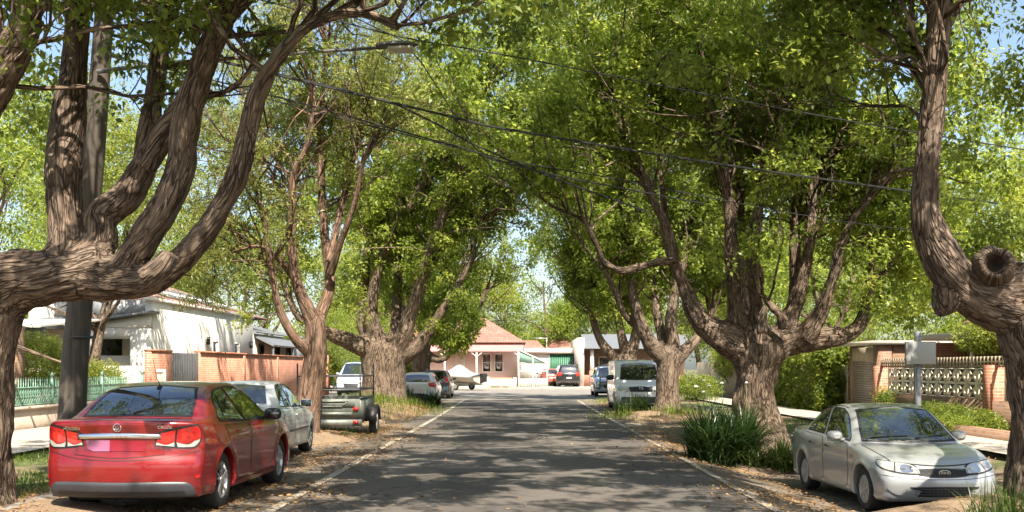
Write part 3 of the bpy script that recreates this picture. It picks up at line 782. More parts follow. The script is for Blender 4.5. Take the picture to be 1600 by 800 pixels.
def asphalt_mat():
    t = NT('asphalt'); v = t.coord(); sp = t.n('ShaderNodeSeparateXYZ'); t.l(v, sp.inputs[0])
    fine = t.noise(v, 90, 3, .6); mid = t.noise(v, 1.6, 5, .6); big = t.noise(v, .35, 4)
    lane = t.ramp(t.math('ADD', t.math('ABSOLUTE', sp.outputs[0]), t.math('MULTIPLY', t.math('SUBTRACT', mid, .5), .9)), [(0, (0, 0, 0)), (1, (1, 1, 1))])
    ax = t.math('ABSOLUTE', t.math('SUBTRACT', sp.outputs[0], .05))
    f = t.n('ShaderNodeMapRange'); f.inputs[1].default_value = 2.7; f.inputs[2].default_value = 3.3
    t.l(t.math('ADD', ax, t.math('MULTIPLY', t.math('SUBTRACT', mid, .5), .8)), f.inputs[0])
    dk = t.ramp(fine, [(.25, (.062, .054, .047)), (.6, (.112, .100, .088)), (.85, (.25, .228, .20))])
    lt = t.ramp(fine, [(.25, (.12, .10, .078)), (.6, (.19, .162, .128)), (.85, (.29, .255, .205))])
    dirt = t.ramp(t.noise(v, 4.5, 6, .65), [(.45, (0, 0, 0)), (.7, (1, 1, 1))])
    lt = t.mix(t.math('MULTIPLY', dirt, .6), lt, (.17, .115, .07))
    c = t.mix(f.outputs[0], dk, lt)
    trk = t.n('ShaderNodeTexWave', wave_type='BANDS', bands_direction='X'); trk.inputs['Scale'].default_value = .105; trk.inputs['Distortion'].default_value = .6; trk.inputs['Phase Offset'].default_value = 1.2; t.l(v, trk.inputs['Vector'])
    c = t.mix(1, c, t.ramp(trk.outputs['Fac'], [(.2, (.92, .92, .92)), (.8, (1.12, 1.11, 1.09))]), 'MULTIPLY')
    st = t.noise(v, 2.4, 2, .5); c = t.mix(1, c, t.ramp(st, [(.27, (.55, .54, .53)), (.34, (1, 1, 1))]), 'MULTIPLY')
    cell = t.n('ShaderNodeTexVoronoi', distance='CHEBYCHEV'); cell.inputs['Scale'].default_value = .16; t.l(v, cell.inputs['Vector'])
    sc_ = t.n('ShaderNodeSeparateColor'); t.l(cell.outputs['Color'], sc_.inputs[0])
    c = t.mix(1, c, t.ramp(sc_.outputs[0], [(.70, (1, 1, 1)), (.72, (.74, .73, .73)), (.85, (.74, .73, .73)), (.87, (1.12, 1.1, 1.07))]), 'MULTIPLY')
    patch = t.ramp(big, [(.35, (.78, .78, .78)), (.65, (1.12, 1.12, 1.12))])
    c = t.mix(1, c, patch, 'MULTIPLY')
    # tar-sealed cracks
    vo = t.n('ShaderNodeTexVoronoi', feature='DISTANCE_TO_EDGE'); vo.inputs['Scale'].default_value = .28
    wv = t.n('ShaderNodeVectorMath', operation='MULTIPLY_ADD'); nc = t.n('ShaderNodeTexNoise'); nc.inputs['Scale'].default_value = 1.2; nc.inputs['Detail'].default_value = 5
    t.l(v, nc.inputs['Vector']); t.l(nc.outputs['Color'], wv.inputs[0]); wv.inputs[1].default_value = (1.6, 1.6, 0); t.l(v, wv.inputs[2]); t.l(wv.outputs[0], vo.inputs['Vector'])
    cr = t.ramp(vo.outputs['Distance'], [(0, (.35, .35, .35)), (.009, (1, 1, 1))])
    c = t.mix(1, c, cr, 'MULTIPLY')
    t.base(c, .85); t.bump(fine, .35, .006); return t.m

def ground_mat():
    t = NT('verge_ground'); v = t.coord()
    n1 = t.noise(v, .55, 5, .6); n2 = t.noise(v, 9, 5, .65); n3 = t.noise(v, 45, 3)
    dirt = t.ramp(n2, [(.3, (.10, .068, .042)), (.6, (.20, .145, .095)), (.8, (.30, .23, .16))])
    gr = t.ramp(n3, [(.3, (.045, .07, .015)), (.7, (.12, .15, .035))])
    c = t.mix(t.ramp(n1, [(.46, (0, 0, 0)), (.56, (1, 1, 1))]), gr, dirt)
    t.base(c, .95); t.bump(n2, .7, .03); return t.m

def conc_mat(name, c, joint=0.):
    t = NT(name); v = t.coord(); n = t.noise(v, 2.5, 6, .6); f = t.noise(v, 70, 3)
    c = np.array(c)
    a = t.ramp(n, [(.3, tuple(c*.72)), (.7, tuple(c*1.08))])
    a = t.mix(.35, a, t.ramp(f, [(.3, tuple(c*.7)), (.7, tuple(c*1.15))]))
    if joint:
        b = t.n('ShaderNodeTexBrick'); t.l(v, b.inputs[0]); b.inputs['Scale'].default_value = 1
        b.inputs['Brick Width'].default_value = 30; b.inputs['Row Height'].default_value = joint; b.offset = 0; b.inputs['Mortar Size'].default_value = .012
        b.inputs['Color1'].default_value = (1, 1, 1, 1); b.inputs['Color2'].default_value = (1, 1, 1, 1); b.inputs['Mortar'].default_value = (.35, .33, .3, 1)
        a = t.mix(1, a, b.outputs[0], 'MULTIPLY')
    t.base(a, .9); t.bump(f, .2, .003); return t.m

M['asphalt'] = asphalt_mat(); M['ground'] = ground_mat()
M['concrete'] = conc_mat('concrete_path', (.42, .37, .31), 1.5)
M['kerb'] = conc_mat('concrete_kerb', (.26, .235, .2))
M['pale_conc'] = conc_mat('pale_concrete', (.55, .5, .44), 2.0)

def verge(x, y):
    inside = (x > KL-.03) & (x < KR+.03) & (y < ROAD_END)
    cross = (y > ROAD_END-.01) & (y < 83.5)
    base = G(x, y)
    z = np.where(inside | cross, base-.08, base+.12)
    lump = fbm(np.stack([x*.7, y*.7, 0*x], 1), 3, 9)*.05
    return np.where(inside | cross, z, z+np.where(np.abs(x) < 12, lump, 0))
xs = np.unique(np.concatenate([[-400, -200, -100, -60, -40, -30, -24, -20], np.arange(-16, 16.1, .5), [KL-.16, KL-.155, KL-.02, KR+.02, KR+.155, KR+.16], [20, 24, 30, 40, 60, 100, 200, 400]]))
ys = np.unique(np.concatenate([[-60, -30, -20], np.arange(-12, 56, .75), [55.98, 56.02], np.arange(57, 83, 3), [83.45, 83.55], np.arange(84, 100, 4), [120, 160, 220, 320, 500, 900]]))
sheet('ground', xs, ys, verge, M['ground'])
xs = np.unique(np.concatenate([np.arange(KL, 2.6, .5), np.arange(2.6, KR, .2), [KR]]))
xs = np.unique(np.round(xs, 3))
sheet('road', xs, np.arange(-20, ROAD_END+.1, 1.), lambda x, y: G(x, y)-.015*np.abs(x)/5, M['asphalt'])
M['asphalt_pale'] = plain('asphalt_pale_beige', (.20, .185, .165), .9, var=.15, scale=1.5, bump=.3)  # paler asphalt for the cross street
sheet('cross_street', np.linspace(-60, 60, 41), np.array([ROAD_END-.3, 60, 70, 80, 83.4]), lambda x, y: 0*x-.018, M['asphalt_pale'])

def kerb(x, y0, y1, name='kerb'):
    ys_ = np.arange(y0, y1+.01, 1.); n = len(ys_)
    z = G(np.full(n, x), ys_)
    w_ = .15; sg = -1 if x < 0 else 1
    prof = [(0, -.2), (0, .09), (.02*sg, .125), (w_*sg, .135), (w_*sg, -.2)]
    V = np.array([[x+a, y, zz+b] for y, zz in zip(ys_, z) for a, b in prof]); m = len(prof)
    F = [[i*m+j, i*m+j+1, (i+1)*m+j+1, (i+1)*m+j] for i in range(n-1) for j in range(m-1)]
    o = link(name, mesh_np(name, V, [F, [list(range(m))], ], [M['kerb']])); tag(o, kind='structure')
kerb(KL, -20, 55); kerb(KR, -20, 55)
k = MB().bx(-60, 60, 83.4, 83.58, -.2, .12).build('kerb', M['kerb']); tag(k, kind='structure')

# footpaths
def strip(name, x0, x1, y0, y1, dz, mat):
    ys_ = np.arange(y0, y1+.01, .75)
    return sheet(name, np.array([x0, (x0+x1)/2, x1]), ys_, lambda x, y: np.maximum(G(x, y), -.02)+dz, mat)
strip('footpath', -11.7, -8.6, -15, 55, .20, M['concrete'])
strip('footpath', 8.3, 9.9, -15, 55, .20, M['concrete'])
o = MB().bx(-60, 60, 83.6, 96, .0, .13).build('footpath', M['pale_conc']); tag(o, kind='structure')

# worn white edge lines
def line_mat():
    t = NT('worn_road_paint'); v = t.coord(); n = t.noise(v, 14, 6, .7); m2 = t.noise(v, 1.3, 3)
    f = t.ramp(t.math('ADD', n, t.math('MULTIPLY', m2, .35)), [(.50, (1, 1, 1)), (.80, (0, 0, 0))])
    t.base(t.mix(f, (.14, .125, .105), (.56, .50, .40)), .8); return t.m
M['line'] = line_mat()
def edge_line(pts, wd=.13):
    V = []; 
    for (x, y) in pts:
        for s in (-1, 1):
            xx = x+s*wd/2; V.append([xx, y, float(G(xx, y))-.015*abs(xx)/5+.012])
    n = len(pts); F = [[2*i, 2*i+1, 2*i+3, 2*i+2] for i in range(n-1)]
    o = link('road_marking', mesh_np('road_marking', V, [F], [M['line']])); tag(o, kind='structure')
edge_line([(-2.83-.05*math.sin(y*.13), y) for y in np.arange(-18, 55.1, 1.)], .14)
edge_line([(2.97+.04*math.sin(y*.11), y) for y in np.arange(-18, 55.1, 1.)], .14)
for y in (36.0, 30.2):
    edge_line([(3.1, y), (3.6, y), (4.2, y)], .1) if False else None

# soil islands round the street trees
def island(x, y, rx, ry, h, seed, mat='ground', name='tree_bed'):
    rng = np.random.default_rng(seed); nr, na = 14, 48
    V = [[x, y, float(G(x, y))+h]]; a = np.arange(na)*2*np.pi/na
    wob = 1+.16*np.sin(a*2+seed)+.1*np.sin(a*5+seed*2)+.05*np.sin(a*9)
    for i in range(1, nr+1):
        t = i/nr
        for k in range(na):
            px_, py_ = x+rx*t*wob[k]*math.cos(a[k]), y+ry*t*wob[k]*math.sin(a[k])
            V.append([px_, py_, float(G(px_, py_))+h*(1-t**2.2)-.05*t**6])
    V = np.array(V); V[:, 2] += .035*fbm(V*2.3, 3, seed)
    F3 = [[0, 1+k, 1+(k+1) % na] for k in range(na)]
    F4 = [[1+i*na+k, 1+(i+1)*na+k, 1+(i+1)*na+(k+1) % na, 1+i*na+(k+1) % na] for i in range(nr-1) for k in range(na)]
    o = link(name, mesh_np(name, V, [F3, F4], [M[mat]], True)); tag(o, kind='structure'); return o
M['soil'] = NT('leafy_soil').m
def soil_mat():
    t = NT('bare_leafy_soil'); v = t.coord(); n2 = t.noise(v, 7, 6, .7); n3 = t.noise(v, 40, 4, .7)
    c = t.ramp(n2, [(.3, (.13, .085, .05)), (.55, (.25, .175, .11)), (.8, (.38, .30, .21))])
    c = t.mix(.4, c, t.ramp(n3, [(.35, (.08, .05, .03)), (.65, (.36, .26, .16))]))
    t.base(c, .95); t.bump(n3, .8, .02); return t.m
M['soil'] = soil_mat()
ISL = [(-6.1, 12, 1.5, 2.2, .14, 1), (5.35, 11.6, 1.75, 1.55, .56, 2), (-5.1, 25.5, 1.5, 2.6, .16, 3), (-5.6, 40, 2.3, 7.5, .45, 4), (-5.6, 62, 1.6, 3, .15, 5),
       (5.0, 22.6, 1.7, 2.9, .2, 6), (5.1, 36.6, 1.9, 3.4, .2, 7), (5.2, 52, 1.2, 4.5, .15, 8)]
for a in ISL: island(*a[:5], a[5], 'soil')

def on_ground(x, y):
    z = float(G(x, y))
    if (x < KL or x > KR) and y < ROAD_END: z += .14
    for (cx, cy, rx, ry, h, s) in ISL:
        t = math.hypot((x-cx)/rx, (y-cy)/ry)
        if t < 1: z = max(z, float(G(x, y))+h*(1-t**2.2)-.01)
    return z

# fallen leaves
def litter():
    rng = np.random.default_rng(5); pts = []
    def add(n, xf, yf):
        for _ in range(n): pts.append((xf(), yf()))
    g = rng.normal; u = rng.uniform
    add(14000, lambda: -3.4-abs(g(0, .9)), lambda: u(9, 50)); add(14000, lambda: 3.5+abs(g(0, 1.1)), lambda: u(9, 50))
    add(3800, lambda: -2.9+g(0, .35), lambda: u(10, 30)); add(4200, lambda: 3.2+g(0, .4), lambda: u(10, 30))
    add(900, lambda: u(-2.8, 2.9), lambda: u(10, 45))
    for (cx, cy, rx, ry, h, s) in ISL: add(2600, lambda: cx+g(0, .6)*rx, lambda: cy+g(0, .6)*ry)
    add(2500, lambda: u(-8.5, -5.6), lambda: u(9, 40)); add(2500, lambda: u(6.8, 9.8), lambda: u(9, 40))
    p = np.array(pts); n = len(p)
    dens_ = vnoise(np.stack([p[:, 0]*1.1, p[:, 1]*.55, 0*p[:, 0]], 1), 4); keep = dens_ > rng.uniform(-.9, .45, n)
    p = p[keep]; n = len(p)
    z = np.array([on_ground(a, b) for a, b in p])+.012
    a = rng.uniform(0, 6.28, n); L = rng.uniform(.03, .075, n); W = L*.45
    d = np.stack([np.cos(a), np.sin(a), g(0, .25, n)], 1); b = np.stack([-np.sin(a), np.cos(a), g(0, .35, n)], 1)
    c = np.stack([p[:, 0], p[:, 1], z+.006], 1)
    V = np.stack([c-d*L[:, None]/2, c+b*W[:, None]/2, c+d*L[:, None]/2, c-b*W[:, None]/2], 1).reshape(-1, 3)
    me = mesh_np('fallen_leaves', V, [np.arange(n*4).reshape(-1, 4)], [M['litter']], False, {'rnd': ('FACE', 'FLOAT', np.clip(rng.normal(.45, .28, n), 0, 1))})
    tag(link('fallen_leaves', me), kind='stuff')
litter()

# blades: grass and strap-leaved plants
def blades(name, roots, L, W, mat, rng, lean=.5, seg=3, parent=None, rnd_mu=.45):
    """roots (n,3); arching blades"""
    n = len(roots); a = rng.uniform(0, 6.28, n); dirh = np.stack([np.cos(a), np.sin(a), 0*a], 1); side = np.stack([-np.sin(a), np.cos(a), 0*a], 1)
    Ls = L*rng.uniform(.55, 1.2, n)[:, None]; ln = (lean*rng.uniform(.2, 1.6, n))[:, None]
    V = []
    for k in range(seg+1):
        t = k/seg
        c = roots+dirh*Ls*ln*t**1.8+np.array([0, 0, 1.])*Ls*(t-.45*ln*t**2.5)
        wd = W*(1-t**2.2)*.5+.0008
        V += [c-side*wd, c+side*wd]
    V = np.stack(V, 1); m = 2*(seg+1)
    F = []
    base_ = np.arange(n)[:, None]*m
    for k in range(seg): F.append(base_+np.array([2*k, 2*k+1, 2*k+3, 2*k+2]))
    F = np.concatenate(F)
    r = np.clip(rng.normal(rnd_mu, .22, n), 0, 1)
    me = mesh_np(name, V.reshape(-1, 3), [F], [mat], False, {'rnd': ('FACE', 'FLOAT', np.tile(r, seg))})
    return link(name, me, parent)

rng = np.random.default_rng(8)
roots = []
def scat(n, cx, cy, sx, sy, nm=.0):
    for _ in range(n):
        x, y = cx+rng.normal()*sx, cy+rng.normal()*sy
        if vnoise(np.array([[x*1.3, y*1.3, 0]]), 2)[0] > nm: roots.append((x, y, on_ground(x, y)))
scat(5000, -5.9, 39.5, 1.1, 3.2, -.4); scat(2500, -5.4, 46, .8, 3); scat(2500, -5.3, 26.5, .9, 1.6, .0); scat(1600, -5.4, 60, .9, 3, -.5)
scat(2500, 4.9, 52, .6, 2.0, -.5); scat(2500, 4.5, 36, 1.0, 1.2, -.2)
for _ in range(14000):
    x, y = rng.uniform(-8.6, -5.7), rng.uniform(10, 30)
    if vnoise(np.array([[x*.9, y*.6, 0]]), 6)[0] > -.15: roots.append((x, y, on_ground(x, y)-.02))
for _ in range(5000):
    x, y = rng.uniform(6.95, 8.3), rng.uniform(9, 34)
    if vnoise(np.array([[x*.9, y*.6, 0]]), 7)[0] > .1: roots.append((x, y, on_ground(x, y)-.02))
g_ = blades('grass', np.array(roots), .13, .009, M['grass'], rng, .7, 2); tag(g_, kind='stuff')
roots = []
scat(2600, -5.7, 40, 1.2, 2.6, -.3); scat(900, -5.3, 45.5, .7, 2); scat(900, 4.3, 35.3, .9, .5, -.4); scat(500, 4.9, 50, .5, 1.5)
g_ = blades('tall_grass', np.array(roots), .42, .016, M['grass'], rng, .8, 3); tag(g_, kind='stuff')
# ------------------------------------------------------------------ car bodies from smooth distance fields
def smax(a, b, k):
    h = np.clip(.5+.5*(a-b)/k, 0, 1); return b+(a-b)*h+k*h*(1-h)
def smin(a, b, k): return -smax(-a, -b, k)

def spl(pts, step=.04, closed=True):
    """rounded closed outline; points with a third value 1 are kept sharp"""
    P2 = [np.array(p[:2], float) for p in pts]; n = len(P2); out = []
    for i in range(n):
        p0, p1, p2, p3 = P2[i-1], P2[i], P2[(i+1) % n], P2[(i+2) % n]
        if len(pts[i]) > 2: p0 = p1-(p2-p1)
        if len(pts[(i+1) % n]) > 2: p3 = p2+(p2-p1)
        d = np.linalg.norm(p2-p1); m = max(2, int(d/step))
        # centripetal-like tangents, scaled by the chord
        a = (p2-p0); b = (p3-p1); la = np.linalg.norm(p1-p0)+d; lb = np.linalg.norm(p3-p2)+d
        m1 = a/la*d; m2 = b/lb*d
        t = (np.arange(m)/m)[:, None]
        out.append((2*t**3-3*t**2+1)*p1+(t**3-2*t**2+t)*m1+(-2*t**3+3*t**2)*p2+(t**3-t**2)*m2)
    return np.vstack(out)

class LUT:
    """signed distance of a closed 2-D outline, tabulated"""
    def __init__(s, poly, lo, hi, h=.012):
        s.lo = np.array(lo, float); s.h = h
        nx, ny = (np.ceil((np.array(hi)-s.lo)/h)+1).astype(int)
        X, Y = np.meshgrid(s.lo[0]+np.arange(nx)*h, s.lo[1]+np.arange(ny)*h, indexing='ij')
        p = np.stack([X.ravel(), Y.ravel()], 1); d = np.full(len(p), 1e9); ins = np.zeros(len(p), bool)
        m = len(poly)
        for i in range(m):
            a, b = poly[i], poly[(i+1) % m]; e = b-a; w = p-a
            t = np.clip((w@e)/(e@e+1e-12), 0, 1); d = np.minimum(d, ((w-t[:, None]*e)**2).sum(1))
            c = ((a[1] <= p[:, 1]) != (b[1] <= p[:, 1]))
            with np.errstate(divide='ignore', invalid='ignore'):
                xi = a[0]+(p[:, 1]-a[1])*e[0]/e[1] if abs(e[1]) > 1e-12 else np.full(len(p), -1e9)
            ins ^= c & (p[:, 0] < xi)
        s.T = (np.sqrt(d)*np.where(ins, -1, 1)).reshape(nx, ny)
    def __call__(s, a, b):
        u = np.clip((a-s.lo[0])/s.h, 0, s.T.shape[0]-1.001); v = np.clip((b-s.lo[1])/s.h, 0, s.T.shape[1]-1.001)
        i = u.astype(int); j = v.astype(int); fu = u-i; fv = v-j; T = s.T
        return (T[i, j]*(1-fu)*(1-fv)+T[i+1, j]*fu*(1-fv)+T[i, j+1]*(1-fu)*fv+T[i+1, j+1]*fu*fv)

def surface_nets(Fv, org, h):
    sg = Fv < 0; nx, ny, nz = Fv.shape
    acc = np.zeros((nx-1, ny-1, nz-1, 3)); cnt = np.zeros((nx-1, ny-1, nz-1))
    cr = [(a, b, c) for a in (0, 1) for b in (0, 1) for c in (0, 1)]
    sl = lambda o: (slice(o[0], nx-1+o[0]), slice(o[1], ny-1+o[1]), slice(o[2], nz-1+o[2]))
    for c0 in cr:
        for ax in range(3):
            if c0[ax]: continue
            c1 = list(c0); c1[ax] = 1; c1 = tuple(c1)
            A, B = Fv[sl(c0)], Fv[sl(c1)]; m = (A < 0) != (B < 0)
            t = np.where(m, A/np.where(m, A-B, 1), 0)
            for k in range(3):
                acc[..., k] += np.where(m, c0[k]+(t if k == ax else 0), 0)
            cnt += m
    act = cnt > 0; idx = -np.ones(act.shape, int); idx[act] = np.arange(act.sum())
    V = acc[act]/cnt[act][:, None]+np.argwhere(act); V = V*h+np.array(org)
    Q = []
    for ax in range(3):
        o = [(1, 2), (2, 0), (0, 1)][ax]
        A = Fv.take(range(0, Fv.shape[ax]-1), ax); B = Fv.take(range(1, Fv.shape[ax]), ax)
        m = (A < 0) != (B < 0)
        for c in np.argwhere(m):
            a = A[tuple(c)] < 0
            if c[o[0]] == 0 or c[o[1]] == 0 or c[o[0]] >= act.shape[o[0]] or c[o[1]] >= act.shape[o[1]]: continue
            e0 = [0, 0, 0]; e0[o[0]] = 1; e1 = [0, 0, 0]; e1[o[1]] = 1
            i00 = tuple(c); i10 = tuple(c-np.array(e0)); i01 = tuple(c-np.array(e1)); i11 = tuple(c-np.array(e0)-np.array(e1))
            q = [idx[i00], idx[i10], idx[i11], idx[i01]]
            if min(q) < 0: continue
            Q.append(q if a else q[::-1])
    return V, np.array(Q)

def car_body_mesh(name, S, mat, cell=.03):
    L, Wd = S['L'], S['W']/2
    lo = LUT(spl(S['low']), (-.5, -.3), (L+.5, S['H']+.5)); gh = LUT(spl(S['gh']), (-.5, -.3), (L+.5, S['H']+.5)) if S.get('gh') else None
    ends = S.get('ends', .12); shoulder = S.get('shoulder', .025); tum = S.get('tumble', .42); tuck = S.get('tuck', .05)
    zw = S.get('zw', .58); bz = S['belt']; crown = S.get('crown', .05); kw = S.get('k', .07); rnd = S.get('plan', .10)
    inset = S.get('inset', .045)
    def plan(y, amt):
        a = np.clip(y/.9, 0, 1); b = np.clip((L-y)/1.1, 0, 1)
        return Wd-amt*(1-a)**2.2-amt*1.25*(1-b)**2.2
    def Ff(p):
        x = np.abs(p[:, 0]); y = p[:, 1]; z = p[:, 2]
        ee = ends*(x/Wd)**2.6
        yc = y-L/2; ym = np.where(yc > 0, yc+ee*np.clip((yc-L*.28)/(L*.22), 0, 1), yc-ee*np.clip((-yc-L*.28)/(L*.22), 0, 1))+L/2
        B = bz(y) if callable(bz) else bz
        w = plan(y, rnd)
        dz = z-zw
        side = w-tuck*np.clip(-dz/(zw-.15), 0, 1)**1.6-shoulder*np.clip(dz/(B-zw+.02), 0, 1.4)**2
        # character line
        for (z0, z1, amp) in S.get('creases', []):
            zl = z0+(z1-z0)*y/L
            side = side+amp*np.exp(-((z-zl)/.035)**2)
        # wheel-arch lips
        zc = S['R']
        for ya in S['axles']:
            rr = np.sqrt((y-ya)**2+(z-zc)**2); side = side+S.get('lip', .018)*np.exp(-((rr-S['arch']-.02)/.05)**2)
        d1 = smax(lo(ym, z+crown*.5*(x/Wd)**2), x-side, kw)
        if gh is not None:
            bow = S.get('bow', .10)*(x/Wd)**2
            yg = y-L/2; yg = np.where(yg > S.get('ghc', 0), yg+bow, yg-bow*.7)+L/2
            sg = w-shoulder-inset-tum*np.clip(z-B, -.1, 2)
            d2 = smax(gh(yg, z+crown*(x/Wd)**2), x-sg, S.get('kr', .09))
            d1 = smin(d1, d2, S.get('kj', .035))
        for ya in S['axles']:
            rr = np.sqrt((y-ya)**2+(z-zc)**2)-S['arch']
            cut = np.maximum(rr, (Wd-.30)-x)
            d1 = smax(d1, -cut, .012)
        d1 = smax(d1, S.get('clear', .17)-z, .04)
        return d1
    h = cell; m = .12
    nx = int((S['W']+2*m)/h); nx += nx % 2; ny = int((L+2*m)/h)+1; nz = int((S['H']+.25)/h)+1
    org = np.array([-(nx/2)*h-h/2+h/2, -m, .02])
    gx = org[0]+np.arange(nx+1)*h; gy = org[1]+np.arange(ny)*h; gz = org[2]+np.arange(nz)*h
    # work on the half x >= 0 and mirror the field
    half = gx >= -1e-6; gxh = gx[half]
    A, Bm, C = np.meshgrid(gxh, gy, gz, indexing='ij'); Fh = Ff(np.stack([A.ravel(), Bm.ravel(), C.ravel()], 1)).reshape(A.shape)
    nneg = len(gx)-len(gxh); Fv = np.concatenate([Fh[1:nneg+1][::-1], Fh], 0)
    V, Q = surface_nets(Fv, (gx[0], gy[0], gz[0]), h)
    e = 2e-3
    for it in range(3):
        f = Ff(V); g = np.stack([(Ff(V+np.eye(3)[k]*e)-Ff(V-np.eye(3)[k]*e))/(2*e) for k in range(3)], 1)
        g2 = (g**2).sum(1); V = V-g*np.clip(f/np.maximum(g2, .2), -.02, .02)[:, None]
    me = mesh_np(name, V, [Q], [mat], True)
    b = bmesh.new(); b.from_mesh(me); bmesh.ops.recalc_face_normals(b, faces=b.faces); b.to_mesh(me)
    bvh = BVHTree.FromBMesh(b); b.free()
    return me, bvh

def panel(name, bvh, poly, org, u, v, mat, parent, off=.004, thick=.0, h=.05, smooth=True, spline=True, sharp=None):
    """patch of the car's surface inside a 2-D outline seen along u x v; org is a point in front of the surface"""
    poly = spl(poly, .03) if spline else np.array([p[:2] for p in poly], float)
    u = Vector(u).normalized(); v = Vector(v).normalized(); d = -(u.cross(v)).normalized(); org = Vector(org)
    lo = poly.min(0); hi = poly.max(0)
    # densify the boundary
    B = []
    n = len(poly)
    for i in range(n):
        a, b = poly[i], poly[(i+1) % n]; m = max(1, int(np.linalg.norm(b-a)/h))
        for k in range(m): B.append(a+(b-a)*k/m)
    nb = len(B); pts = [Vector(p) for p in B]
    for x in np.arange(lo[0]+h/2, hi[0], h):
        for y in np.arange(lo[1]+h/2, hi[1], h): pts.append(Vector((x, y)))
    ed = [(i, (i+1) % nb) for i in range(nb)]
    vo, eo, fo, *_ = delaunay_2d_cdt(pts, ed, [], 1, 1e-5)
    V = []; ok = []
    for p in vo:
        o = org+u*p.x+v*p.y
        hit, nr, i, dist = bvh.ray_cast(o, d, 6)
        if hit is None or nr.dot(d) > -.04:
            hit2, nr2, i, dist = bvh.find_nearest(o+d*(dist if hit else 1.0)) if hit is None else (hit, nr, i, dist)
            hit, nr = hit2, nr2
        V.append(hit+nr*off)
    F3 = [f for f in fo if len(f) == 3]
    me = bpy.data.meshes.new(name); me.from_pydata([tuple(q) for q in V], [], F3); me.materials.append(mat)
    b = bmesh.new(); b.from_mesh(me)
    bmesh.ops.recalc_face_normals(b, faces=b.faces)
    seen = set(); isl = []
    for f in b.faces:
        if f in seen: continue
        st = [f]; seen.add(f); cur = []
        while st:
            q = st.pop(); cur.append(q)
            for e_ in q.edges:
                for g_ in e_.link_faces:
                    if g_ not in seen: seen.add(g_); st.append(g_)
        isl.append(cur)
    if len(isl) > 1:
        isl.sort(key=len); bmesh.ops.delete(b, geom=[f for c in isl[:-1] for f in c], context='FACES')
    b.normal_update()
    s = sum(f.normal.dot(d)*f.calc_area() for f in b.faces)
    if s > 0: bmesh.ops.reverse_faces(b, faces=b.faces)
    bmesh.ops.delete(b, geom=[v_ for v_ in b.verts if not v_.link_faces], context='VERTS')
    for f in b.faces: f.smooth = smooth
    b.to_mesh(me); b.free()
    o = link(name, me, parent)
    if thick:
        md = o.modifiers.new('s', 'SOLIDIFY'); md.thickness = thick; md.offset = 1
    return o

M['tyre'] = plain('tyre_rubber', (.018, .018, .018), .75, bump=.2)
M['rim'] = plain('alloy_silver', (.55, .55, .55), .32, .75, var=.06)
M['rim_flat'] = plain('hubcap_silver', (.42, .42, .41), .4, .5, var=.08)
M['dark'] = plain('black_plastic', (.016, .016, .017), .5, var=.2)
M['under'] = plain('underbody', (.006, .006, .006), .9)
M['chrome'] = plain('chrome', (.75, .75, .76), .1, 1.0, var=.03)
M['trim'] = plain('charcoal_trim', (.045, .047, .055), .42, var=.15)
M['rubber'] = plain('window_seal', (.012, .012, .013), .55)
def glass_mat(name, c, rough=.02):
    t = NT(name); v = t.coord(); n = t.noise(v, 4, 5)
    c = np.array(c); t.base(t.ramp(n, [(.35, tuple(c*.6)), (.65, tuple(c*1.5))]), rough, 0)
    t.p.inputs['Coat Weight'].default_value = 1; t.p.inputs['Coat IOR'].default_value = 2.0; t.p.inputs['Coat Roughness'].default_value = .015
    t.p.inputs['Specular IOR Level'].default_value = .8
    return t.m
M['glass'] = glass_mat('car_glass', (.014, .020, .018))
M['lens_red'] = plain('tail_lens_red', (.42, .012, .01), .12, 0, var=.35, scale=22)
M['lens_bright'] = plain('tail_lens_bright', (.50, .022, .014), .08, 0, var=.3, scale=30)
M['lens_clear'] = plain('clear_lens', (.50, .50, .47), .07, .35, var=.3, scale=18)
M['lens_amber'] = plain('amber_lens', (.6, .22, .03), .1)
for k in ('lens_red', 'lens_bright', 'lens_clear', 'lens_amber'):
    p_ = M[k].node_tree.nodes['Principled BSDF']; p_.inputs['Coat Weight'].default_value = 1; p_.inputs['Coat Roughness'].default_value = .03

def text_obj(name, body, size, mat, parent, loc, rot, depth=.002, align='CENTER'):
    cu = bpy.data.curves.new(name, 'FONT'); cu.body = body; cu.size = size; cu.extrude = depth; cu.align_x = align; cu.align_y = 'CENTER'
    cu.materials.append(mat)
    o = bpy.data.objects.new(name, cu); COL.objects.link(o)
    me = bpy.data.meshes.new_from_object(o.evaluated_get(bpy.context.evaluated_depsgraph_get())); bpy.data.objects.remove(o)
    o = link(name, me, parent); o.location = loc; o.rotation_euler = rot
    return o

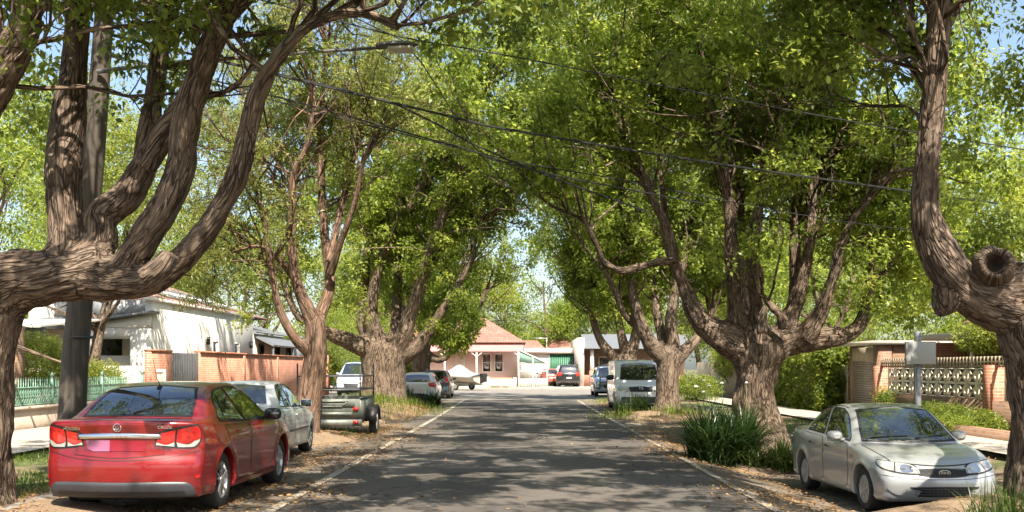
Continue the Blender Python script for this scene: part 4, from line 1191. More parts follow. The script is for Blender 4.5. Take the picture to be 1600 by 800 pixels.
def wheel_obj(parent, x, y, R_, wd, side, style, detail=True):
    """wheel = tyre > rim; x is the outer face"""
    rr = R_*.66
    Mx = np.eye(4); 
    sgn = 1 if side > 0 else -1
    seg = 40 if detail else 20
    mb = MB()
    prof = [(rr-.005, -wd*.95), (R_*.93, -wd), (R_, -wd*.82), (R_, -wd*.18), (R_*.955, -.012), (R_*.86, .0), (rr+.012, -.006), (rr-.004, -.022)]
    mb.lathe(prof, seg)
    V = mb.v[0]; V[:, 0] *= sgn; mb.v = [V+np.array([x, y, R_])]
    w = mb.build('wheel', M['tyre'], parent, smooth=True)
    rb = MB()
    rb.lathe([(rr, -.02), (rr-.012, -.014), (rr-.022, -.03), (rr-.03, -.11), (.02, -.12)], seg)      # barrel
    n0 = len(rb.v)
    if style == 'hub':
        rb.lathe([(rr-.02, -.024), (rr*.8, -.016), (rr*.45, -.022), (.0, -.016)], seg)
    ns = {'alloy5': 5, 'hub': 7, 'alloy6': 6}.get(style, 5)
    for k in range(ns):
        a = k*2*math.pi/ns+.3
        for da in ((-.13, .13) if style == 'alloy5' else (0,)):
            ca, sa = math.cos(a+da*.6), math.sin(a+da*.6); cb, sb = math.cos(a+da), math.sin(a+da)
            r0, r1 = rr*.14, rr-.016
            rb.bar((-.030 if style != 'hub' else -.018, r0*ca, r0*sa), (-.018 if style != 'hub' else -.02, r1*cb, r1*sb), .030 if style == 'alloy5' else (.05 if style == 'alloy6' else .032), .022, up=(1, 0, 0))
    rb.lathe([(rr*.26, -.045), (rr*.25, -.014), (rr*.17, -.008), (.0, -.010)], 20)
    allv = np.concatenate(rb.v); allv[:, 0] *= sgn; rb.v = [allv+np.array([x, y, R_])]
    rb.build('rim', M['rim'] if style != 'hub' else M['rim_flat'], w, smooth=True)
    if detail:
        db = MB(); db.lathe([(rr-.03, -.10), (.01, -.10)], 24)
        v_ = db.v[0]; v_[:, 0] *= sgn; db.v = [v_+np.array([x, y, R_])]
        db.build('brake_disc', M['under'], w)
    return w

SIDE = {1: ((2.2, 0, 0), (0, 1, 0), (0, 0, 1)), -1: ((-2.2, 0, 0), (0, 1, 0), (0, 0, 1))}
def side_panel(name, bvh, poly, s, mat, parent, **k):
    # viewed from +x : u=+y v=+z gives u x v = +x
    if s > 0: return panel(name, bvh, poly, (2.2, 0, 0), (0, 1, 0), (0, 0, 1), mat, parent, **k)
    q = [(-p[0], *p[1:]) for p in poly]
    return panel(name, bvh, q, (-2.2, 0, 0), (0, -1, 0), (0, 0, 1), mat, parent, **k)
def end_panel(name, bvh, poly, rear, L, mat, parent, ang=0, tilt=0, **k):
    """poly in (x, z); ang rotates the view direction towards +x (degrees), tilt lifts it"""
    if rear:   # looking towards +y ; u=+x, v=z : u x v = -y
        u = Vector((math.cos(R(ang)), math.sin(R(ang)), 0)); n = Vector((math.sin(R(ang)), -math.cos(R(ang)), 0))
        org = Vector((0, 0, 0))+n*1.5
        return panel(name, bvh, poly, org, u, (0, 0, 1), mat, parent, **k)
    u = Vector((-math.cos(R(ang)), math.sin(R(ang)), 0)); n = Vector((math.sin(R(ang)), math.cos(R(ang)), 0))
    org = Vector((0, L, 0))+n*1.5
    q = [(-p[0], *p[1:]) for p in poly]
    return panel(name, bvh, q, org, u, (0, 0, 1), mat, parent, **k)
def top_panel(name, bvh, poly, mat, parent, **k):
    return panel(name, bvh, poly, (0, 0, 3), (1, 0, 0), (0, 1, 0), mat, parent, **k)
def flipx(poly): return [(-p[0], *p[1:]) for p in poly]

def mirror_obj(parent, x, y, z, s, matb, face_rear=True, size=1.0):
    mb = MB(); w_, h_, d_ = .20*size, .14*size, .12*size
    n = 14; V = []
    for i in range(7):
        t = i/6; a = math.pi*t
        yy = -d_*.5+d_*1.0*t; k = math.sqrt(max(.0, 1-(t*.93)**2.6))
        for j in range(n):
            b = 2*math.pi*j/n
            cx_, cz_ = math.cos(b), math.sin(b)
            ex = abs(cx_)**.7*np.sign(cx_); ez = abs(cz_)**.7*np.sign(cz_)
            V.append([s*w_*.5*ex*k, yy, h_*.5*ez*k])
    F = [[i*n+j, i*n+(j+1) % n, (i+1)*n+(j+1) % n, (i+1)*n+j] for i in range(6) for j in range(n)]
    mb.add(V, [F, [list(range(n))], [[6*n+j for j in range(n)][::-1]]])
    mb.v = [np.array(mb.v[0])+np.array([x+s*w_*.5, y, z])]
    mb.bar((x-s*.06, y+.02, z-.05), (x+s*.06, y, z-.03), .05, .035)
    o = mb.build('mirror', matb, parent, smooth=True)
    g = MB().box((x+s*w_*.5, y-d_*.5-.003, z), (w_*.82, .004, h_*.78)).build('mirror_glass', M['glass'], o)
    return o

def handle_obj(parent, bvh, y, z, s, mat):
    hit, nr, i, d = bvh.ray_cast(Vector((s*2.2, y, z)), Vector((-s, 0, 0)))
    x = hit.x
    mb = MB().box((x+s*.022, y, z), (.018, .17, .028)); mb.box((x+s*.008, y-.07, z), (.03, .03, .026)); mb.box((x+s*.008, y+.07, z), (.03, .03, .026))
    return mb.build('door_handle', mat, parent, bevel=.006)

def base_car(name, label, cat, S, loc, rz, matp, cell, group=None, glass=None):
    root = thing(name, label, cat, loc, rz, group)
    me, bvh = car_body_mesh('body', S, matp, cell); body = link('body', me, root)
    R_ = S['R']
    st = S.get('wheel', 'alloy5')
    for ya in S['axles']:
        for s in (-1, 1): wheel_obj(root, s*(S['W']/2-.035), ya, R_, .21, s, st, cell < .04)
    # floor and inner arches so nothing shows through
    u = MB(); u.bx(-S['W']/2+.32, S['W']/2-.32, .35, S['L']-.4, S.get('clear', .17)-.03, S['R']*1.5)
    for ya in S['axles']: u.bar((-S['W']/2+.12, ya, R_), (S['W']/2-.12, ya, R_), .12)
    u.build('underbody', M['under'], root)
    return root, body, bvh
M['p_red'] = paint('paint_red', (.24, .003, .006), .3, .28)
M['p_silver'] = paint('paint_silver_green', (.42, .435, .44), .5, .38)
M['p_white'] = paint('paint_white_silver', (.50, .54, .55), .2, .35)
M['p_purewhite'] = paint('paint_white', (.78, .78, .76), 0, .3)
M['p_teal'] = paint('paint_dark_blue_grey', (.03, .05, .065), .4, .35)
M['p_black'] = paint('paint_black', (.015, .015, .018), .3, .3)
M['p_bluewhite'] = paint('paint_pale_blue', (.50, .56, .66), .2, .35)
M['p_darkred'] = paint('paint_faded_red', (.40, .09, .06), .1, .35)
M['plate'] = plain('number_plate_blank', (.22, .01, .02), .3, 0, var=.06)
M['plate_pale'] = plain('plate_patch_mauve', (.28, .10, .18), .35, 0, var=.05)

def windows(root, bvh, wins, seal=.018, sides=(-1, 1), glass='glass', h=.06):
    for s in sides:
        for nm, w in wins:
            c = np.mean([p[:2] for p in w], 0)
            big = [(c[0]+(p[0]-c[0])*(1+seal*2/.8), c[1]+(p[1]-c[1])*(1+seal*2/.36), *p[2:]) for p in w]
            f = side_panel('window', bvh, w, s, M[glass], root, off=.008, h=h)
            side_panel('window_seal', bvh, big, s, M['rubber'], f, off=.004, h=h)

def doors(root, bvh, drs, s, mat, handles):
    for d in drs:
        o = side_panel('door', bvh, d, s, mat, root, off=.0045, h=.05)
        c = np.mean([p[:2] for p in d], 0)
        ext = np.ptp(np.array([p[:2] for p in d]), axis=0)
        big = [(c[0]+(p[0]-c[0])*(1+.016/ext[0]), c[1]+(p[1]-c[1])*(1+.016/ext[1]), *p[2:]) for p in d]
        side_panel('door_gap', bvh, big, s, M['rubber'], o, off=.0018, h=.05)
        for hy, hz in handles:
            if min(p[0] for p in d) < hy < max(p[0] for p in d): handle_obj(o, bvh, hy, hz, s, mat if mat != M['p_silver'] else M['dark'])

# ================================================================== red sedan
RS = dict(L=4.60, W=1.81, H=1.477, R=.33, arch=.385, axles=(1.0, 3.68), clear=.20, belt=lambda y: .985-.03*np.clip((y-2)/2, 0, 1)+.035*np.clip((1.2-y)/1.2, 0, 1),
  low=[(.16, .22), (.05, .27), (.0, .42), (-.005, .60), (.035, .70), (.055, .80), (.045, .96), (.02, 1.055), (.10, 1.085), (.45, 1.085), (1.4, 1.03), (2.6, .985), (3.45, .985), (3.9, .93), (4.25, .83), (4.48, .68), (4.58, .5), (4.59, .36), (4.5, .22)],
  gh=[(.42, .95), (.46, 1.06), (.72, 1.215), (1.05, 1.37), (1.45, 1.455), (1.95, 1.482), (2.4, 1.462), (2.75, 1.39), (3.2, 1.17), (3.62, .965), (3.5, .8), (.7, .8)],
  ends=.28, plan=.06, tumble=.47, shoulder=.035, inset=.03, crown=.05, k=.075, kr=.11, kj=.05, tuck=.05, zw=.62, creases=[(.80, .70, .010), (.34, .30, .012)], bow=.20, lip=.02)
root, body, bvh = base_car('parked_sedan', 'glossy red sedan seen from behind with a rod aerial on its roof', 'car', RS, (-4.395, 11.72, 0), R(-1.5), M['p_red'], .024, None)
RW = [('rear', [(.98, 1.035, 1), (1.10, 1.25), (1.32, 1.355), (1.60, 1.392, 1), (1.93, 1.00, 1)]),
      ('front', [(1.69, 1.398, 1), (2.05, 1.405), (2.45, 1.345), (2.80, 1.19), (3.12, .985, 1), (2.03, .995, 1)])]
windows(root, bvh, RW)
for s in (-1, 1):
    side_panel('window_pillar', bvh, [(1.18, 1.02, 1), (1.22, 1.02, 1), (1.30, 1.34, 1), (1.27, 1.34, 1)], s, M['rubber'], root, off=.011, spline=False)
RD = [[(1.28, .60), (1.05, .97, 1), (1.93, .955, 1), (2.02, .90), (2.04, .40), (1.98, .31, 1), (1.52, .31, 1), (1.42, .42)],
      [(2.07, .95, 1), (3.12, .94, 1), (3.20, .86), (3.22, .55), (3.12, .36), (3.05, .31, 1), (2.10, .31, 1)]]
for s in (-1, 1): doors(root, bvh, RD, s, M['p_red'], [(1.55, .885), (2.48, .875)])
# rear window
end_panel('rear_window', bvh, [(-.60, 1.105, 1), (0, 1.115), (.60, 1.105, 1), (.535, 1.30), (.46, 1.395, 1), (0, 1.425), (-.46, 1.395, 1), (-.535, 1.30)], True, 4.6, M['glass'], root, off=.008)
end_panel('rear_window_seal', bvh, [(-.635, 1.088, 1), (0, 1.10), (.635, 1.088, 1), (.56, 1.305), (.48, 1.412, 1), (0, 1.440), (-.48, 1.412, 1), (-.56, 1.305)], True, 4.6, M['rubber'], root, off=.004)
end_panel('windscreen', bvh, [(-.66, .99, 1), (0, .97), (.66, .99, 1), (.50, 1.37, 1), (0, 1.41), (-.50, 1.37, 1)], False, 4.6, M['glass'], root, off=.007)
# boot lid with its gap
bl = [(-.56, 1.045, 1), (0, 1.07), (.56, 1.045, 1), (.50, .93), (.47, .78), (.50, .70, 1), (0, .665), (-.50, .70, 1), (-.47, .78), (-.50, .93)]
b1 = end_panel('boot_lid', bvh, bl, True, 4.6, M['p_red'], root, off=.006, h=.04)
end_panel('boot_gap', bvh, [(p[0]*1.018, .88+(p[1]-.88)*1.035, *p[2:]) for p in bl], True, 4.6, M['rubber'], b1, off=.002, h=.04)
end_panel('chrome_strip', bvh, [(-.46, .925, 1), (0, .94), (.46, .925, 1), (.455, .872, 1), (0, .885), (-.455, .872, 1)], True, 4.6, M['chrome'], b1, off=.022, thick=-.02)
pl = end_panel('number_plate', bvh, [(-.26, .855, 1), (.30, .855, 1), (.30, .735, 1), (-.26, .735, 1)], True, 4.6, M['plate'], b1, off=.013, spline=False)
end_panel('plate_patch', bvh, [(-.36, .86, 1), (-.09, .86, 1), (-.09, .735, 1), (-.27, .735, 1), (-.345, .765, 1)], True, 4.6, M['plate_pale'], pl, off=.016, spline=False)
# lion roundel, wordings
def on_end(bvh, x, z, rear, L, off=.012):
    o = Vector((x, -1.5 if rear else L+1.5, z)); d = Vector((0, 1 if rear else -1, 0))
    hit, nr, i, dd = bvh.ray_cast(o, d); return hit+nr*off
q = on_end(bvh, 0, 1.0, True, 4.6, .008)
rb = MB(); a = np.linspace(0, 2*np.pi, 25)[:-1]
rb.lathe([(.046, 0), (.046, .008), (.040, .010), (.036, .006)], 28)
rb.v = [np.stack([v[:, 1], -v[:, 0], v[:, 2]], 1) for v in rb.v]
rb.tube([(-.022, -.008, -.022), (-.018, -.01, .0), (-.004, -.01, .018), (.014, -.01, .022)], .0075, 6)
rb.tube([(.002, -.008, -.026), (.010, -.01, -.008), (.020, -.01, .004)], .007, 6); rb.tube([(-.012, -.01, -.028), (-.004, -.01, -.006)], .006, 6)
rb.tube([(.02, -.01, -.02), (.012, -.01, -.016)], .01, 6)
rb.v = [v+np.array(q) for v in rb.v]
rb.build('badge', M['chrome'], b1, smooth=True)
for (txt, x, z, sz, mt) in (('HOLDEN', -.53, .985, .052, 'chrome'), ('CRUZE', .50, 1.0, .048, 'chrome')):
    q = on_end(bvh, x, z, True, 4.6, .010)
    text_obj('lettering', txt, sz, M[mt], b1, q, (R(90), 0, R(-14 if x < 0 else 12)))
q = on_end(bvh, .47, .765, True, 4.6, .010); text_obj('lettering', 'TURBODIESEL', .032, M['trim'], b1, q, (R(90), 0, R(10)))
# tail lights: boot half and body half on each side
for s in (-1, 1):
    def mk(nm, poly, mat, off, par, ang=28):
        poly = [(p[0], .765+(p[1]-.765)*1.22, *p[2:]) for p in poly]
        pp = poly if s > 0 else flipx(poly)
        return end_panel(nm, bvh, pp, True, 4.6, mat, par, ang=ang*s, off=off, h=.025)
    # in a view turned 28 degrees the corner lies at about u = 0.75
    tl = mk('tail_light', [(.40, .915, 1), (.60, .955), (.83, .985, 1), (.865, .93), (.87, .84), (.845, .80, 1), (.80, .765), (.62, .765), (.38, .785, 1)], M['rubber'], .007, root)
    mk('red_lens', [(.425, .898, 1), (.595, .935, 1), (.585, .825, 1), (.50, .80), (.405, .825, 1)], M['lens_red'], .014, tl)
    mk('clear_lens', [(.405, .822, 1), (.50, .797), (.585, .822, 1), (.583, .782, 1), (.395, .797, 1)], M['lens_clear'], .013, tl)
    mk('red_lens', [(.615, .938, 1), (.82, .968, 1), (.852, .92), (.855, .85, 1), (.80, .835), (.74, .805), (.66, .812), (.605, .828, 1)], M['lens_red'], .014, tl)
    mk('lamp_bowl', [(.455, .875), (.535, .88), (.545, .83), (.50, .81), (.455, .83)], M['lens_bright'], .017, tl)
    mk('lamp_bowl', [(.665, .90), (.76, .915), (.785, .86), (.73, .82), (.665, .84)], M['lens_bright'], .017, tl)
    mk('clear_lens', [(.605, .823, 1), (.66, .807), (.74, .80), (.80, .83), (.853, .845, 1), (.835, .81), (.79, .778), (.62, .776, 1)], M['lens_clear'], .013, tl)
# bumper line, diffuser, reflectors, parking sensors
end_panel('bumper_gap', bvh, [(-.84, .735, 1), (-.5, .665), (0, .64), (.5, .665), (.84, .735, 1), (.84, .727, 1), (.5, .657), (0, .632), (-.5, .657), (-.84, .727, 1)], True, 4.6, M['rubber'], body, off=.003, h=.04)
df = end_panel('diffuser', bvh, [(-.80, .235, 1), (-.79, .34), (-.72, .395), (0, .40), (.72, .395), (.79, .34), (.80, .235, 1)], True, 4.6, M['trim'], root, off=.014, thick=-.012)
end_panel('diffuser_slot', bvh, [(-.70, .26, 1), (-.70, .30, 1), (.70, .30, 1), (.70, .26, 1)], True, 4.6, M['dark'], df, off=.018)
for s in (-1, 1):
    p_ = [(.79, .47), (.84, .475), (.85, .445), (.80, .435)]
    end_panel('reflector', bvh, p_ if s > 0 else flipx(p_), True, 4.6, M['lens_red'], root, ang=28*s, off=.008, h=.02)
mirror_obj(root, .86, 2.93, 1.03, 1, M['dark'], size=1.15); mirror_obj(root, -.86, 2.93, 1.03, -1, M['dark'], size=1.15)
hit = bvh.ray_cast(Vector((0.05, 1.18, 3)), Vector((0, 0, -1)))[0]
ab = MB().box((0.05, 1.18, hit.z+.012), (.045, .11, .03), taper=.6); ab.tube([(0.05, 1.20, hit.z+.02), (.04, 1.10, hit.z+.12), (0.03, 1.0, hit.z+.36)], [.007, .005, .003], 6)
ab.build('aerial', M['dark'], root)
side_panel('fuel_flap', bvh, [(.60, .78), (.76, .78), (.77, .92), (.60, .92)], -1, M['p_red'], root, off=.004)
ex = MB().tube([(-.45, .12, .25), (-.45, .35, .25)], .028, 12).build('exhaust', M['chrome'], root)
for s in (-1, 1):
    side_panel('sill', bvh, [(1.42, .21, 1), (1.42, .275, 1), (3.25, .275, 1), (3.25, .21, 1)], s, M['p_red'], root, off=.010, spline=False)
    p_ = [(.35, .80), (.60, .86), (.84, .90), (.86, .80), (.70, .70), (.45, .68)]
    end_panel('headlight', bvh, p_ if s > 0 else flipx(p_), False, 4.6, M['lens_clear'], root, ang=25*s, off=.006)
end_panel('grille', bvh, [(-.38, .72), (.38, .72), (.34, .60), (-.34, .60)], False, 4.6, M['dark'], root, off=.006)

# ================================================================== silver sedan (front towards the camera)
SS = dict(L=4.30, W=1.70, H=1.42, R=.295, arch=.345, axles=(.92, 3.53), clear=.17, belt=lambda y: .925-.05*np.clip((y-2.2)/2, 0, 1)+.03*np.clip((1.4-y)/1.4, 0, 1),
  low=[(.12, .20), (.02, .30), (0, .48), (.03, .62), (.05, .80), (.09, .975), (.22, 1.0), (.55, .985), (1.4, .955), (2.6, .925), (3.1, .905), (3.6, .845), (3.95, .755), (4.12, .675), (4.20, .60), (4.285, .52), (4.30, .38), (4.26, .24), (4.15, .19)],
  gh=[(.50, .9), (.60, .985), (.90, 1.17), (1.25, 1.345), (1.6, 1.405), (2.0, 1.42), (2.3, 1.395), (2.55, 1.335), (3.05, 1.04), (3.22, .93), (3.1, .78), (.7, .78)],
  ends=.26, plan=.10, tumble=.40, shoulder=.03, inset=.035, crown=.05, k=.085, kr=.12, kj=.04, tuck=.05, zw=.56, creases=[(.66, .60, .008), (.27, .25, .014)], bow=.17, lip=.016, wheel='hub')
root, body, bvh = base_car('parked_sedan', 'silver green sedan facing the camera beside the trunk at the right edge', 'car', SS, (5.36, 18.3, -.30), R(180+2.6), M['p_silver'], .024)
# note: the car is turned round, so its own +x side faces the road
SW = [('rear', [(1.03, .985, 1), (1.16, 1.16), (1.36, 1.30), (1.68, 1.338, 1), (1.80, .965, 1)]), ('front', [(1.78, 1.340, 1), (2.18, 1.330, 1), (2.46, 1.25), (2.86, .99), (2.92, .925, 1), (1.90, .955, 1)])]
windows(root, bvh, SW)
for s in (-1, 1):
    side_panel('window_pillar', bvh, [(1.27, .98, 1), (1.30, .98, 1), (1.42, 1.30, 1), (1.395, 1.30, 1)], s, M['rubber'], root, off=.011, spline=False)
SD = [[(1.18, .55), (1.00, .93, 1), (1.80, .905, 1), (1.90, .85), (1.93, .38), (1.86, .265, 1), (1.40, .265, 1), (1.30, .40)],
      [(1.96, .90, 1), (2.90, .87, 1), (2.98, .80), (3.03, .50), (2.95, .32), (2.88, .265, 1), (1.99, .265, 1)]]
for s in (-1, 1): doors(root, bvh, SD, s, M['p_silver'], [(1.40, .80), (2.14, .795)])
# windscreen: opaque dark glossy glass
end_panel('windscreen_surround', bvh, [(-.68, .915, 1), (0, .90), (.68, .915, 1), (.53, 1.335, 1), (0, 1.378), (-.53, 1.335, 1)], False, 4.3, M['rubber'], root, off=.004)
ws = end_panel('windscreen', bvh, [(-.645, .945, 1), (0, .925), (.645, .945, 1), (.505, 1.315, 1), (0, 1.355), (-.505, 1.315, 1)], False, 4.3, M['glass'], root, off=.008)
end_panel('rear_window', bvh, [(-.60, 1.02, 1), (.60, 1.02, 1), (.46, 1.33, 1), (-.46, 1.33, 1)], True, 4.3, M['glass'], root, off=.007)
for x0, x1 in ((.55, .05), (-.05, -.50)):
    a = on_end(bvh, x0, .955, False, 4.3, .02); b = on_end(bvh, x1, .985, False, 4.3, .02)
    MB().bar(a, b, .018, .014).build('wiper', M['dark'], ws)
# bonnet
bn = [(-.60, 3.98, 1), (-.3, 4.10), (0, 4.135), (.3, 4.10), (.60, 3.98, 1), (.70, 3.6), (.73, 3.24, 1), (.35, 3.33), (0, 3.36), (-.35, 3.33), (-.73, 3.24, 1), (-.70, 3.6)]
b1 = top_panel('bonnet', bvh, bn, M['p_silver'], root, off=.006, h=.05)
top_panel('bonnet_gap', bvh, [(p[0]*1.014, 3.7+(p[1]-3.7)*1.03, *p[2:]) for p in bn], M['rubber'], b1, off=.0022, h=.05)
for s in (-1, 1):
    def mk(nm, poly, mat, off, par, ang=24, thick=0):
        pp = poly if s > 0 else flipx(poly)
        return end_panel(nm, bvh, pp, False, 4.3, mat, par, ang=ang*s, off=off, h=.025)
    hl = mk('headlight', [(.30, .545, 1), (.31, .60), (.40, .668), (.55, .700), (.70, .712), (.86, .725, 1), (.88, .69), (.82, .625), (.70, .585), (.50, .552)], M['rubber'], .005, root)
    mk('lens', [(.32, .560, 1), (.33, .60), (.41, .655), (.52, .682), (.63, .692, 1), (.62, .582, 1), (.50, .566)], M['lens_clear'], .011, hl)
    mk('indicator', [(.645, .692, 1), (.74, .703), (.86, .712, 1), (.86, .68), (.80, .632), (.70, .598), (.638, .588, 1)], M['lens_clear'], .011, hl)
    mk('bowl', [(.40, .58), (.55, .58), (.56, .66), (.43, .65)], M['chrome'], .013, hl)
    mk('fog_recess', [(.30, .345, 1), (.60, .40), (.72, .385), (.62, .30), (.36, .265, 1)], M['p_silver'], .012, root)
gr = end_panel('grille', bvh, [(-.36, .605, 1), (0, .618), (.36, .605, 1), (.33, .545), (.20, .520), (0, .513), (-.20, .520), (-.33, .545)], False, 4.3, M['dark'], root, off=.008)
gb = MB()
for k in range(30):
    x = -.33+k*.0228
    a = on_end(bvh, x, .600, False, 4.3, .012); b = on_end(bvh, x, .535, False, 4.3, .012); gb.bar(a, b, .005, .008)
gb.build('grille_bars', M['trim'], gr)
end_panel('grille_surround', bvh, [(-.40, .625, 1), (0, .640), (.40, .625, 1), (.40, .612, 1), (0, .622), (-.40, .612, 1)], False, 4.3, M['p_silver'], gr, off=.016)
q = on_end(bvh, 0, .565, False, 4.3, .016)
eb = MB(); th = np.linspace(0, 2*np.pi, 33)[:-1]
for (ra, rb_, yy) in ((.075, .034, .0),):
    eb.tube([(ra*math.cos(t), yy, rb_*math.sin(t)) for t in np.append(th, th[0])], .005, 6)
eb.v = [v+np.array(q) for v in eb.v]; em = eb.build('badge', M['chrome'], gr, smooth=True)
M['badge_blue'] = plain('badge_blue', (.03, .05, .12), .25)
eb = MB(); V = [(0, 0, 0)]+[(.073*math.cos(t), 0, .032*math.sin(t)) for t in th]
eb.add(np.array(V)+np.array(q), [[[0, 1+i, 1+(i+1) % 32] for i in range(32)]]); eb.build('badge_field', M['badge_blue'], em)
text_obj('lettering', 'Ford', .052, M['chrome'], em, q+Vector((0, .004, 0)), (R(90), R(0), R(180)))
it = end_panel('lower_intake', bvh, [(-.46, .395, 1), (0, .40), (.46, .395, 1), (.40, .27, 1), (0, .262), (-.40, .27, 1)], False, 4.3, M['dark'], root, off=.006)
ib = MB()
for z in (.30, .335, .368):
    for x in np.arange(-.40, .40, .05):
        ib.bar(on_end(bvh, x, z, False, 4.3, .012), on_end(bvh, x+.05, z, False, 4.3, .012), .008, .010)
ib.build('intake_slats', M['trim'], it)
end_panel('bumper_crease', bvh, [(-.80, .545, 1), (-.4, .505), (0, .497), (.4, .505), (.80, .545, 1), (.80, .538, 1), (.4, .497), (0, .488), (-.4, .497), (-.80, .538, 1)], False, 4.3, M['rubber'], body, off=.003)
mirror_obj(root, .80, 2.70, .965, 1, M['p_silver'], size=1.1); mirror_obj(root, -.80, 2.70, .965, -1, M['p_silver'], size=1.1)
for s in (-1, 1):
    side_panel('side_repeater', bvh, [(3.12, .70), (3.18, .70), (3.18, .73), (3.12, .73)], s, M['lens_amber'], root, off=.008, h=.02)
    p_ = [(.45, .88), (.80, .86), (.82, .70), (.45, .72)]
    end_panel('tail_light', bvh, p_ if s > 0 else flipx(p_), True, 4.3, M['lens_red'], root, ang=20*s, off=.007)
    a = [bvh.ray_cast(Vector((s*.56, y, 3)), Vector((0, 0, -1)))[0] for y in np.arange(1.2, 2.35, .12)]
    MB().tube([np.array(p)+np.array([0, 0, .003]) for p in a], .006, 5).build('gutter_strip', M['rubber'], root)

# ================================================================== white sedan behind the red car
WS = dict(SS); WS.update(L=4.45, W=1.72, H=1.42, axles=(.95, 3.60), wheel='hub',
  low=[(.12, .22), (.02, .30), (0, .50), (.03, .66), (.05, .85), (.09, .985), (.25, 1.0), (.7, .985), (1.5, .955), (2.6, .92), (3.2, .90), (3.7, .84), (4.1, .74), (4.33, .62), (4.44, .5), (4.45, .34), (4.35, .2)],
  gh=[(.62, .9), (.72, .985), (1.0, 1.18), (1.3, 1.36), (1.6, 1.41), (2.0, 1.42), (2.35, 1.395), (2.6, 1.33), (3.1, 1.03), (3.28, .93), (3.1, .78), (.8, .78)])
root, body, bvh = base_car('parked_sedan', 'pale silver white sedan parked ahead of the red one beside the brick wall', 'car', WS, (-4.98, 17.75, 0), R(0), M['p_white'], .032)
WW = [('rear', [(1.12, .985, 1), (1.22, 1.16), (1.42, 1.31), (1.72, 1.345, 1), (1.84, .965, 1)]), ('front', [(1.82, 1.345, 1), (2.22, 1.33, 1), (2.5, 1.25), (2.92, .99), (2.98, .93, 1), (1.94, .955, 1)])]
windows(root, bvh, WW, sides=(1,)); windows(root, bvh, WW, sides=(-1,))
WDR = [[(1.22, .55), (1.05, .93, 1), (1.84, .905, 1), (1.94, .85), (1.97, .38), (1.90, .265, 1), (1.44, .265, 1), (1.34, .40)], [(2.0, .90, 1), (2.96, .87, 1), (3.04, .80), (3.09, .50), (3.0, .32), (2.93, .265, 1), (2.03, .265, 1)]]
doors(root, bvh, WDR, 1, M['p_white'], [(1.46, .80), (2.16, .795)])
end_panel('rear_window', bvh, [(-.60, 1.03, 1), (0, 1.04), (.60, 1.03, 1), (.47, 1.33, 1), (0, 1.36), (-.47, 1.33, 1)], True, 4.45, M['glass'], root, off=.007)
end_panel('windscreen', bvh, [(-.64, .945, 1), (.64, .945, 1), (.50, 1.31, 1), (-.50, 1.31, 1)], False, 4.45, M['glass'], root, off=.007)
side_panel('rub_strip', bvh, [(1.35, .50, 1), (1.35, .535, 1), (3.2, .535, 1), (3.2, .50, 1)], 1, M['trim'], root, off=.012, spline=False)
mirror_obj(root, .80, 2.78, .985, 1, M['p_white'], size=1.15); mirror_obj(root, -.80, 2.78, .985, -1, M['p_white'])
for s in (-1, 1):
    p_ = [(.42, .88), (.80, .86), (.82, .70), (.42, .72)]; end_panel('tail_light', bvh, p_ if s > 0 else flipx(p_), True, 4.45, M['lens_red'], root, ang=20*s, off=.007)
    p_ = [(.35, .62), (.80, .70), (.84, .62), (.4, .54)]; end_panel('headlight', bvh, p_ if s > 0 else flipx(p_), False, 4.45, M['lens_clear'], root, ang=24*s, off=.007)

# ================================================================== far hatchbacks and SUVs
def hatch_spec(L=4.25, W=1.77, H=1.47, **k):
    d = dict(L=L, W=W, H=H, R=.32, arch=.37, axles=(.75, L-.85), clear=.2, belt=.97,
      low=[(.12, .22), (.02, .3), (0, .5), (.03, .7), (.06, .95), (.2, 1.0), (1.5, .98), (L-1.5, .96), (L-1.0, .93), (L-.5, .84), (L-.15, .68), (L-.02, .5), (L, .32), (L-.12, .2)],
      gh=[(.08, .85), (.12, 1.0), (.30, 1.22), (.55, H-.05), (1.0, H-.005), (1.6, H), (2.2, H-.02), (2.6, H-.1), (L-1.35, 1.1), (L-1.05, .93), (L-1.2, .8), (.2, .8)],
      ends=.2, plan=.09, tumble=.40, shoulder=.03, inset=.03, crown=.05, k=.08, kr=.10, kj=.04, tuck=.05, zw=.6, bow=.14, lip=.016, wheel='alloy5', creases=[(.85, .75, .01)])
    d.update(k); return d
